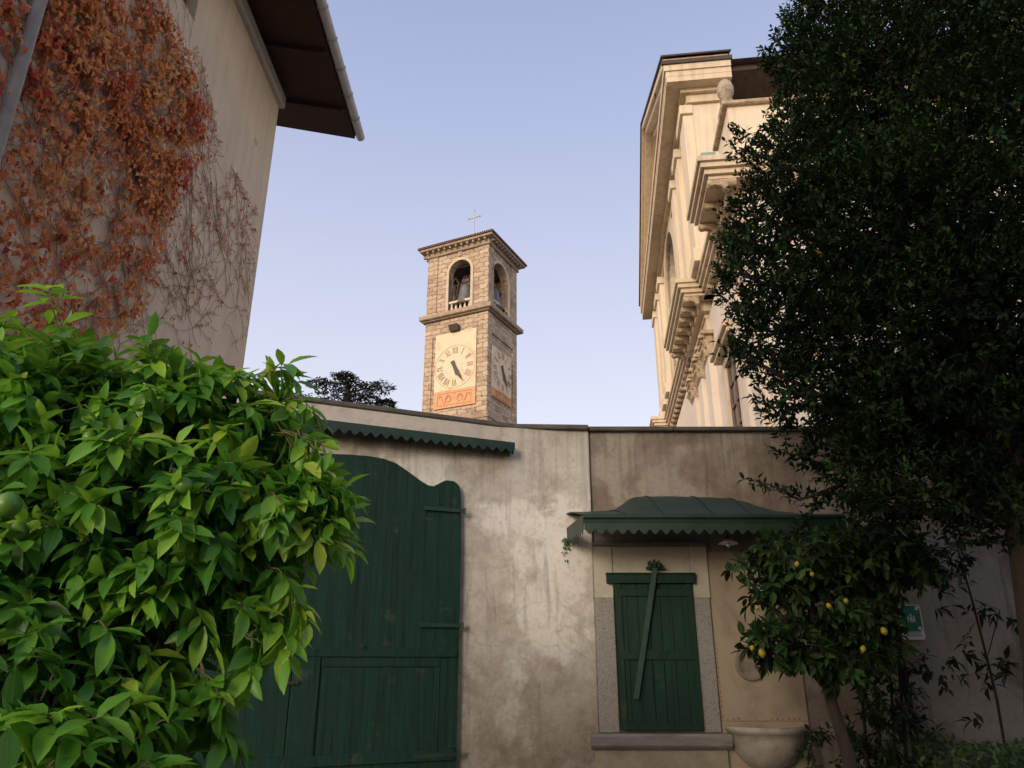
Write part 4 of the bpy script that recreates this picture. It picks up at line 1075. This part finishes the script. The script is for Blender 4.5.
# attic block and finial above the near corner
ax0 = .86
m = MB(); cbox(m, ax0 + .12, 2.9, 13.9, 15.4, Z(9.80), Z(11.90)); cbox(m, 2.9, 18, 13.95, 15.3, Z(9.80), Z(11.85)); m.build('attic_wall', M['cream'], ch_)
m = MB(); cbox(m, ax0, 18, 13.78, 15.5, Z(11.90), Z(12.0)); m.build('attic_coping', M['carved'], ch_, bevel=.02)
m = MB(); fxx, fyy = 1.45, 14.3
_q = at(727, 104, 14.0); _d = _q - FC.o; fxx = _d.dot(FC.ex); fyy = _d.dot(FC.ey); fzb = Z(12.0)
print('finial', fxx, fyy, fzb)
prf = [(.22, 0), (.22, .06), (.16, .10), (.12, .22), (.15, .30), (.17, .34), (.10, .40), (.14, .46), (.20, .58), (.21, .72), (.17, .88), (.08, 1.0), (.0, 1.04)]
m.lathe([(r_2 * .95, z_ * .95) for r_2, z_ in prf], (fxx, fyy, fzb), 14)
cbox(m, fxx - .20, fxx + .20, fyy - .20, fyy + .20, fzb - .001, fzb + .08)
m.build('finial', M['finial'], ch_)
cq = at(692, 168, 13.0) - FC.o
m = MB(); cbox(m, .10, .40, 12.88, 13.2, Z(9.80), Z(9.93)); m.build('copper_flashing', M['copper'], ch_)
# upper order
U0, U1 = 17.2, 31.7; ZP = 15.8
m = MB(); cx_ = .78
yc = (U0 + U1) / 2; aw = 1.7; azs = 13.2
place = lambda p: m.prism(p, cx_, 1.75, 'x')
arch_wall(m, U0, U1, Z(9.8), Z(14.9), yc - aw, yc + aw, Z(9.9), Z(azs), place); m.build('upper_wall', M['cream'], ch_)
m = MB(); cbox(m, 1.3, 1.5, yc - aw, yc + aw, Z(9.9), Z(azs + aw)); m.build('arched_window', M['windowglass'], ch_)
m = MB()
for tt, xx in ((.55, .60), (.36, .67), (.18, .72)):
    arch_trim(m, yc - aw, yc + aw, Z(9.9), Z(azs), 0, 0, lambda p: m.prism(p, xx, cx_ + .002, 'x'), tw_=tt)
m.build('arch_moulding', M['trim'], ch_)
m = MB()
for y_, w_ in ((U0 + .55, 1.0), (U0 + 2.4, .8), (yc - 3.3, .7), (yc + 3.3, .7), (U1 - 2.4, .8), (U1 - .55, 1.0)):
    m.mark(); cbox(m, .50, cx_, y_ - w_ / 2, y_ + w_ / 2, Z(9.8), Z(14.55)); cbox(m, .42, cx_, y_ - w_ / 2 - .08, y_ + w_ / 2 + .08, Z(14.551), Z(14.85))
    cbox(m, .42, cx_, y_ - w_ / 2 - .08, y_ + w_ / 2 + .08, Z(9.801), Z(10.2))
build_each(m, 'pilaster', M['cream'], ch_, bevel=.01)
m = MB()
P0, P1 = 16.6, 32.3
for dx, za, zb_ in ((.62, 14.86, 15.12), (.46, 15.12, 15.24), (.05, 15.42, 15.60), (.06, 15.24, 15.42), (.0, 15.60, 15.8)):
    cbox(m, dx, 1.85 - dx * .02, P0 + dx * .8, P1 - dx * .8, Z(za), Z(zb_) - .001)
m.build('upper_cornice', M['trim'], ch_)
PA = 20.0; pyc = (P0 + P1) / 2
m = MB(); m.prism([(P0 + .8, Z(15.8)), (P1 - .8, Z(15.8)), (pyc, Z(PA - .35))], .55, 1.75, 'x'); m.build('tympanum', M['cream'], ch_)
m = MB()
for x_, t0, t1 in ((.0, -.0, .22), (.12, -.2, .0), (.42, -.42, -.2)):
    for (ya, s_) in ((P0, 1), (P1, -1)):
        m.prism([(ya, Z(15.8) + t0 + .2 * 0), (pyc, Z(PA) + t0), (pyc, Z(PA) + t1), (ya, Z(15.8) + t1)] if t0 >= 0 else [(ya + s_ * .5, Z(15.8) + .12 + t0 + .14), (pyc, Z(PA) + t0), (pyc, Z(PA) + t1), (ya + s_ * .0 + s_ * .1, Z(15.8) + t1 + .03)], x_, 1.8 + x_ * .01, 'x')
m.build('raking_cornice', M['trim'], ch_)
m = MB()
for (ya, s_) in ((P0, 1), (P1, -1)):
    m.prism([(ya - s_ * .1, Z(16.025)), (pyc, Z(PA) + .225), (pyc, Z(PA) + .28), (ya - s_ * .1, Z(16.08))], -.06, 1.88, 'x')
m.build('pediment_flashing', M['roofdark'], ch_)
# nave behind
m = MB(); cbox(m, 1.70, 16, 18.4, 30.5, 0, Z(15.2)); m.build('nave_wall', M['cream'], ch_)
m = MB(); cbox(m, .02, 17, 16.62, 17.5, Z(15.806), Z(15.95)) if False else None
cbox(m, 1.9, 17, 16.85, 31.5, Z(15.62), Z(15.80)); m.prism([(16.6, Z(15.81)), (31.7, Z(15.81)), (24.4, Z(19.8))], 1.9, 17, 'x')
m.build('nave_roof', M['roofdark'], ch_)
m = MB(); cbox(m, -.05, 1.9, 16.55, 16.64, Z(15.802), Z(15.93)); m.build('roof_edge', M['roofdark'], ch_)
m = MB(); m.tube([(1.0, 24.0, Z(PA)), (1.0, 24.0, Z(PA) + 1.0)], .03, 6); q_ = at(648, 98, 19.5) - FC.o
m.tube([(.05, 19.5, Z(17.2)), (.05, 19.5, Z(18.0))], .02, 6)
m.build('lightning_rod', M['iron'], ch_)

# ------------------------------------------------------------------ plants
def lumps_points(lumps, n, shell=.55):
    """random points in a union of ellipsoids, biased to their outer shells; returns points and outward directions"""
    vol = np.array([l[1][0] * l[1][1] * l[1][2] for l in lumps]) ** .72; vol /= vol.sum()
    idx = RS.choice(len(lumps), n, p=vol)
    d = RS.randn(n, 3); d /= np.linalg.norm(d, axis=1, keepdims=True)
    r = (shell ** 3 + (1 - shell ** 3) * RS.rand(n)) ** (1 / 3.)
    r = np.where(RS.rand(n) < .25, RS.rand(n) ** .5, r)
    c = np.array([l[0] for l in lumps])[idx]; rad = np.array([l[1] for l in lumps])[idx]
    return c + d * rad * r[:, None], d
def L(px, py, Y, r): 
    p = at(px, py, Y); r = r if hasattr(r, '__len__') else (r, r, r); return ((p.x, p.y, p.z), r)
def shoots(pts, out, per, shoot_len, spread, leaf_len, aspect, droop=.3, twigs=None, tr=.003, tintbase=None):
    """each point starts a shoot that carries `per` leaves along it"""
    P_, D_, U_, S_, T_ = [], [], [], [], []
    for p, o in zip(pts, out):
        d = np.array(o) + RS.randn(3) * spread + np.array([0, 0, -.0]); d /= np.linalg.norm(d)
        sl = shoot_len * RS.uniform(.6, 1.25); th0 = RS.uniform(0, 6.28); ti = RS.rand() ** 1.6
        a = np.cross(d, [0, 0, 1]); a = a / (np.linalg.norm(a) + 1e-6); b = np.cross(a, d)
        tip = p + d * sl + np.array([0, 0, -droop * sl * .6])
        if twigs is not None and RS.rand() < .8: twigs.tube([p - d * sl * .4, p + d * sl * .5, tip], [tr * 1.4, tr, tr * .5], 4)
        k = max(2, int(per * RS.uniform(.7, 1.3)))
        for i in range(k):
            t = .1 + .9 * (i + RS.rand() * .5) / k; th = th0 + i * 2.4
            q = p + d * sl * t + np.array([0, 0, -droop * sl * .6 * t * t])
            ld = d * (.35 + .6 * t) + (a * math.cos(th) + b * math.sin(th)) * .8 + np.array([0, 0, -droop]) + RS.randn(3) * .18
            P_.append(q); D_.append(ld); U_.append(d * .6 + np.array([0, 0, .9]) + RS.randn(3) * .3)
            S_.append(leaf_len * RS.uniform(.6, 1.15)); T_.append(min(1, max(0, ti * .85 + RS.randn() * .1 + .12 * (t - .5))))
    return np.array(P_), np.array(D_), np.array(U_), np.array(S_), np.array(T_)

# citrus bush, front left
cb = empty('citrus_bush', (-1.55, 2.75, 0), 0, 'big leafy green citrus bush with unripe fruit at lower left', 'bush')
off = Vector((-1.55, 2.75, 0))
bl = [L(60, 446, 2.7, (.42, .40, .36)), L(150, 426, 2.75, (.34, .38, .26)), L(215, 442, 2.8, (.26, .36, .24)), L(262, 468, 2.75, (.15, .26, .20)), L(272, 432, 2.8, (.11, .16, .09)),
      L(-40, 470, 2.6, (.45, .45, .50)), L(60, 560, 2.6, (.42, .45, .40)), L(160, 520, 2.65, (.38, .42, .34)), L(232, 525, 2.65, (.22, .34, .20)), L(285, 512, 2.6, (.15, .20, .10)), L(305, 508, 2.6, (.08, .12, .06)),
      L(40, 690, 2.45, (.38, .40, .36)), L(-50, 620, 2.4, (.4, .4, .5)), L(100, 640, 2.55, (.19, .32, .22)), L(185, 585, 2.5, (.19, .28, .12)), L(235, 600, 2.5, (.08, .13, .08)),
      L(85, 740, 2.35, (.14, .25, .16)), L(30, 800, 2.2, (.35, .4, .35))]
tw_ = MB()
pts, od = lumps_points(bl, 2050)
pts = list(pts); od = list(od)
# long young shoots that break the outline
for (pa, pb, Ya, k_) in (((280, 497), (322, 488), 2.55, 7), ((275, 512), (325, 508), 2.6, 7), ((270, 528), (308, 526), 2.55, 6), ((260, 480), (310, 470), 2.6, 6), ((235, 575), (285, 625), 2.5, 6), ((255, 560), (292, 585), 2.5, 4), ((225, 630), (258, 645), 2.45, 4), ((200, 660), (222, 725), 2.4, 6), ((150, 640), (165, 700), 2.4, 4),
                         ((270, 400), (312, 402), 2.7, 4), ((240, 380), (285, 370), 2.7, 4), ((60, 340), (50, 300), 2.6, 2), ((280, 430), (305, 440), 2.6, 4)):
    q0, q1 = at(*pa, Ya), at(*pb, Ya - .05)
    for i in range(k_):
        pts.append(np.array(q0.lerp(q1, (i + .3) / k_))); od.append(np.array((q1 - q0).normalized()) + RS.randn(3) * .15)
    tw_.tube([q0, (q0 + q1) / 2 + Vector((0, 0, .01)), q1], [.004, .003, .0015], 5)
Pn, Dn, Un, Sn, Tn = shoots(pts, od, 9, .13, .45, .115, .42, .55, tw_, .0024)
Tn = np.clip(Tn + np.clip((Pn[:, 0] + 1.25) * .55, 0, .35) * (RS.rand(len(Tn)) < .75) + np.where(RS.rand(len(Tn)) < .12, .3, 0), 0, .98)   # young lime shoots at the tips
leaf_cloud('foliage', M['citrusleaf'], Pn - np.array(off), Dn, Un, Sn, Sn * .41, cb, detail=4, bend=.22, fold=.2, tint=Tn)
for v_i in range(len(tw_.v)): tw_.v[v_i] = tuple(Vector(tw_.v[v_i]) - off)
# trunk and main limbs
tr_ = MB(); b0 = Vector((at(140, 660, 2.75).x, 2.75, 0)) - off
top = at(135, 600, 2.75) - off
tr_.tube([b0, b0 + Vector((.02, .02, .5)), b0 + Vector((-.02, 0, .95)), top], [.06, .05, .045, .04], 12)
for l_ in bl:
    e_ = Vector(l_[0]) - off; mid = (top + e_) / 2 + Vector((RS.randn() * .05, RS.randn() * .05, -.06)); tr_.tube([top, mid, e_], [.026, .017, .008], 8)
tr_.build('trunk', M['twig'], cb, smooth=True)
tw_.build('twigs', M['twig'], cb)
for px_, py_, Y_, r_ in ((8, 505, 2.02, .035), (184, 486, 2.22, .026), (172, 500, 2.25, .024), (18, 532, 2.1, .028), (90, 438, 2.3, .024)):
    m = MB(); rp = [(r_ * math.sin(t), -r_ * math.cos(t) * (1.06 if t > 2.6 else 1)) for t in np.linspace(0, math.pi, 12)]; m.lathe(rp, at(px_, py_, Y_) - off, 18); m.build('citrus_fruit', M['limefruit'], cb, smooth=True)

# big evergreen, right
et = empty('evergreen_tree', (3.95, 6.0, 0), 0, 'large dark evergreen tree filling the right side above the wall', 'tree')
off = Vector((3.95, 6.0, 0))
el_ = [L(900, 60, 6.2, (1.05, 1.2, 1.1)), L(840, 100, 6.3, (.62, .9, .75)), L(790, 55, 6.5, (.22, .35, .35)), L(830, 10, 6.3, (.42, .6, .6)), L(900, -120, 6.3, (1.0, 1.2, 1.2)), L(1010, -40, 6.1, (1.2, 1.3, 1.5)),
       L(800, 170, 6.3, (.50, .7, .5)), L(770, 220, 6.3, (.38, .5, .42)), L(755, 280, 6.3, (.32, .5, .42)), L(785, 330, 6.2, (.42, .6, .45)), L(800, 395, 6.1, (.34, .5, .32)), L(860, 350, 6.1, (.62, .9, .55)),
       L(880, 230, 6.1, (.9, 1.1, .85)), L(990, 190, 5.9, (1.1, 1.2, 1.2)), L(960, 320, 5.9, (.9, 1.1, .75)), L(1050, 330, 5.8, (1.0, 1.1, 1.0)), L(900, 420, 6.0, (.6, .8, .36)), L(1000, 430, 5.8, (.7, .8, .45)),
       L(850, 455, 6.2, (.42, .5, .22)), L(930, 490, 5.9, (.55, .6, .26)), L(1010, 510, 5.6, (.42, .6, .26)), L(880, 510, 6.1, (.30, .4, .14)), L(1100, 100, 5.8, (1.3, 1.3, 1.8)), L(1120, 450, 5.6, (1.0, 1.1, .9)), L(745, 150, 6.4, (.12, .2, .14)),
       L(860, 215, 6.2, (.5, .7, .45)), L(830, 300, 6.2, (.45, .6, .4)), L(880, 400, 6.1, (.5, .6, .3)), L(735, 245, 6.4, (.14, .2, .20)), L(742, 355, 6.3, (.12, .2, .16))]
tw_ = MB()
pts, od = lumps_points(el_, 26500, .3)
od = od * .75 + np.array([0, 0, .45])
Pn, Dn, Un, Sn, Tn = shoots(pts, od, 9, .15, .4, .072, .36, -.12, None)
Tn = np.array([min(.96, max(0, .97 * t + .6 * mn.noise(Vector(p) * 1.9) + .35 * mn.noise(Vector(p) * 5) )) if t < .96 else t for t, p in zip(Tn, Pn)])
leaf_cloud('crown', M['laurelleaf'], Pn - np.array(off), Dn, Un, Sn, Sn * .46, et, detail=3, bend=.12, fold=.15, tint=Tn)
tr_ = MB()
tb = Vector((at(1044, 700, 5.7).x, 5.7, 0)) - off
tp = at(1030, 520, 5.7) - off; th_ = Vector((.05, .1, 6.2)) ; 
tr_.tube([tb, tb + Vector((.0, 0, .8)), tb + (tp - tb) * .6, tp, tp + Vector((-.05, .1, 1.2)), th_, th_ + Vector((-.1, 0, 2))], [.27, .22, .19, .17, .14, .10, .05], 16)
for l_ in el_:
    e_ = Vector(l_[0]) - off; zst = max(tp.z - .2, min(5.5, e_.z - .9)); s0 = tp + (th_ - tp) * max(0, min(1, (zst - tp.z) / (th_.z - tp.z)))
    mid = (s0 + e_) / 2 + Vector((RS.randn() * .12, RS.randn() * .12, -.05)); tr_.tube([s0, mid, e_, e_ + (e_ - mid).normalized() * l_[1][0] * .6], [.045, .028, .016, .006], 8)
    for _ in range(4):
        d_ = Vector(RS.randn(3)).normalized(); tr_.tube([e_, e_ + Vector((d_.x * l_[1][0], d_.y * l_[1][1], d_.z * l_[1][2])) * .85], [.014, .005], 5)
# a few long twigs reaching towards the canopy
for (a, b) in (((800, 500, 6.6), (742, 478, 6.8)), ((830, 470, 6.5), (770, 450, 6.7)), ((850, 480, 6.4), (800, 520, 6.6)), ((880, 430, 6.4), (845, 560, 6.6))):
    p0, p1 = at(*a) - off, at(*b) - off; tr_.tube([p0 + Vector((.3, -.2, .1)), p0, (p0 + p1) / 2 + Vector((0, 0, .04)), p1], [.014, .010, .007, .003], 5)
tr_.build('trunk', M['barkdark'], et, smooth=True)
tp2 = []; to2 = []
for (a, b, n_) in (((820, 505, 6.6), (742, 478, 6.8), 26), ((830, 470, 6.5), (770, 450, 6.7), 20), ((850, 480, 6.4), (800, 520, 6.6), 26), ((880, 430, 6.4), (845, 540, 6.6), 24), ((860, 500, 6.4), (790, 490, 6.6), 24)):
    p0, p1 = at(*a), at(*b)
    for i in range(n_): tp2.append(np.array(p0.lerp(p1, i / n_)) + RS.randn(3) * .015); to2.append(np.array((p1 - p0).normalized()))
Pn, Dn, Un, Sn, Tn = shoots(tp2, to2, 4, .05, .5, .085, .4, .0, None)
leaf_cloud('hanging_twigs', M['laurelleaf'], Pn - np.array(off), Dn, Un, Sn, Sn * .42, et, detail=3, bend=.12, tint=Tn)

# lemon tree in front of the fountain
lt_ = empty('lemon_tree', (2.75, 6.7, 0), 0, 'small lemon tree with yellow lemons beside the stone basin', 'tree')
off = Vector((2.75, 6.7, 0))
ll = [L(800, 560, 6.7, (.36, .34, .20)), L(775, 590, 6.7, (.17, .25, .16)), L(790, 640, 6.6, (.28, .3, .16)), L(768, 645, 6.5, (.13, .2, .12)), L(840, 600, 6.8, (.42, .4, .36)), L(885, 560, 6.8, (.34, .34, .20)), L(868, 640, 6.8, (.20, .3, .18)),
      L(850, 660, 6.6, (.26, .25, .16)), L(915, 558, 6.8, (.24, .3, .13)), L(860, 545, 6.8, (.40, .3, .16)), L(740, 572, 6.6, (.04, .08, .05))]
tw_ = MB(); pts, od = lumps_points(ll, 720); Pn, Dn, Un, Sn, Tn = shoots(pts, od, 7, .13, .5, .11, .46, .3, tw_, .003)
leaf_cloud('crown', M['lemonleaf'], Pn - np.array(off), Dn, Un, Sn, Sn * .5, lt_, detail=4, bend=.2, tint=Tn)
for i_ in range(len(tw_.v)): tw_.v[i_] = tuple(Vector(tw_.v[i_]) - off)
tr_ = MB(); bpt = at(858, 800, 6.6) - off; bpt.z = 0; t1 = at(848, 755, 6.6) - off; t2 = at(828, 690, 6.65) - off; t3 = at(822, 650, 6.7) - off
tr_.tube([bpt, t1, t2, t3], [.06, .052, .045, .038], 12)
for l_ in ll: e_ = Vector(l_[0]) - off; tr_.tube([t3 if random.random() < .6 else t2, (t3 + e_) / 2 + Vector((0, 0, -.05)), e_], [.03, .02, .01], 7)
tr_.build('trunk', M['barkdark'], lt_, smooth=True); tw_.build('twigs', M['bark'], lt_)
for px_, py_, r_ in ((762, 653, .033), (884, 631, .030), (829, 606, .024), (846, 601, .022), (863, 649, .026), (797, 564, .022), (812, 574, .020), (757, 608, .018), (752, 648, .02)):
    m = MB(); r_ *= .85; rp = [(.001, -r_ * 1.5), (r_ * .22, -r_ * 1.36)] + [(r_ * math.sin(t), -r_ * 1.2 * math.cos(t)) for t in np.linspace(.35, math.pi - .3, 11)] + [(r_ * .16, r_ * 1.28), (.001, r_ * 1.3)]; m.lathe(rp, at(px_, py_, 6.28) - off, 16, M=Matrix.Rotation(random.uniform(-.5, .5), 3, 'Y')); m.build('lemon', M['lemon'], lt_, smooth=True)

# dark climber on canes behind the lemon tree
cl = empty('climbing_shrub', (3.35, 7.6, 0), 0, 'dark climbing shrub on upright canes between lemon tree and sign', 'shrub')
off = Vector((3.35, 7.6, 0)); tr_ = MB()
for (a, b) in (((918, 768), (899, 640)), ((876, 768), (868, 600)), ((888, 768), (886, 600)), ((900, 768), (893, 590)), ((862, 768), (858, 640))):
    p0, p1 = at(*a, 7.6), at(*b, 7.65); p0.z = 0; tr_.tube([p0 - off, (p0 + p1) / 2 - off, p1 - off, p1 - off + Vector((-.03, 0, .6))], [.022, .016, .012, .008] if a[0] < 910 else [.045, .04, .03, .02], 7)
tr_.build('canes', M['barkdark'], cl)
ll = [L(885, 700, 7.5, (.26, .18, .22)), L(900, 740, 7.4, (.3, .2, .22)), L(870, 745, 7.5, (.25, .2, .25)), L(932, 668, 7.5, (.20, .12, .06)), L(872, 655, 7.5, (.15, .15, .16)), L(865, 590, 7.6, (.3, .2, .25)), L(935, 560, 7.6, (.3, .2, .2)), L(950, 650, 7.5, (.08, .08, .06)), L(820, 760, 7.6, (.16, .12, .25))]
pts, od = lumps_points(ll, 330); Pn, Dn, Un, Sn, Tn = shoots(pts, od, 7, .12, .6, .095, .4, .3, None)
leaf_cloud('foliage', M['shrubleaf'], Pn - np.array(off), Dn, Un, Sn, Sn * .42, cl, detail=3, tint=Tn)
# slender climber to the right
sc2 = empty('slender_climber', (at(1003, 745, 7.5).x, 7.5, 0), 0, 'thin single stemmed climber with sparse leaves near the right trunk', 'plant')
off = Vector(sc2.location); tr_ = MB()
line = [at(1004, 760, 7.5), at(997, 700, 7.5), at(985, 650, 7.5), at(972, 600, 7.5), at(958, 550, 7.5), at(950, 505, 7.4)]; line[0].z = 0
tr_.tube([q - off for q in line], [.014, .013, .012, .010, .008, .005], 6)
tr_.tube([at(988, 655, 7.5) - off, at(1000, 610, 7.4) - off, at(975, 600, 7.3) - off], .005, 5); tr_.build('stem', M['barkdark'], sc2)
pp_ = []; oo_ = []
for (px_, py_) in ((960, 545), (955, 590), (970, 612), (985, 605), (997, 613), (1010, 618), (972, 640), (965, 655), (985, 668), (1000, 668), (1008, 662), (975, 675), (988, 680), (940, 590), (950, 570), (984, 722), (935, 610)):
    for k_ in range(2): pp_.append(np.array(at(px_, py_, 7.45)) + RS.randn(3) * .02); oo_.append(RS.randn(3) * [1, .3, .5])
Pn, Dn, Un, Sn, Tn = shoots(pp_, oo_, 5, .08, .4, .13, .4, .2, None)
leaf_cloud('leaves', M['shrubleaf'], Pn - np.array(off), Dn, Un, Sn, Sn * .42, sc2, detail=3, tint=Tn)

# ground cover at the foot of the right wall
n_ = 5200; x_ = RS.uniform(3.5, 7.6, n_); y_ = RS.uniform(6.6, 7.7, n_); hh = .92 + .07 * np.sin(x_ * 3.1) * np.cos(y_ * 4 + x_); z_ = hh * RS.rand(n_) ** .4
gcv = leaf_cloud('ground_cover', M['ivy'], np.c_[x_, y_, z_], np.c_[RS.randn(n_), RS.randn(n_), .3 + RS.rand(n_)], np.c_[RS.randn(n_) * .3, RS.randn(n_) * .3 - .4, np.ones(n_)], .07, .04, detail=3)
tag(gcv, 'low green ground cover at the foot of the right wall', 'ground cover', kind='stuff')

# distant cedar
cc_ = at(345, 395, 30); cdr = empty('cedar_tree', (cc_.x, 30, 0), 0, 'dark flat layered cedar behind the wall, left of the bell tower', 'tree')
off = Vector((cc_.x, 30, 0)); tr_ = MB(); tr_.tube([(0, 0, 0), (0, 0, 8), (.1, 0, cc_.z - .3), (.1, 0, cc_.z + .5)], [.4, .32, .2, .08], 10)
P_ = []; 
lay_px = [(345, 376, .55), (322, 383, .7), (352, 385, .8), (378, 386, .75), (335, 394, .9), (365, 396, .7), (386, 402, .45), (350, 405, 1.0), (320, 403, .8), (384, 410, 1.0), (300, 398, .8), (330, 415, 1.2), (370, 418, 1.2)]
for (px_, py_, r_) in lay_px:
    Yd = 30 + RS.uniform(-1, 1); c = np.array(at(px_, py_, Yd) - off)
    tr_.tube([(.1, 0, c[2] - .35), Vector(c) * 1.0], [.06, .025], 5)
    k_ = 420; a_ = RS.rand(k_) * 6.28; rr_ = r_ * RS.rand(k_) ** .6; P_.append(c + np.c_[rr_ * np.cos(a_), rr_ * np.sin(a_), RS.randn(k_) * .035 - .10 * rr_ + .05 * np.sin(a_ * 4)])
P_ = np.concatenate(P_); n_ = len(P_)
leaf_cloud('crown', M['cedarleaf'], P_, np.c_[RS.randn(n_), RS.randn(n_), RS.randn(n_) * .35], np.c_[RS.randn(n_) * .3, RS.randn(n_) * .3, np.ones(n_)], .16, .07, cdr, detail=2, tint=None)
tr_.build('trunk', M['barkdark'], cdr)
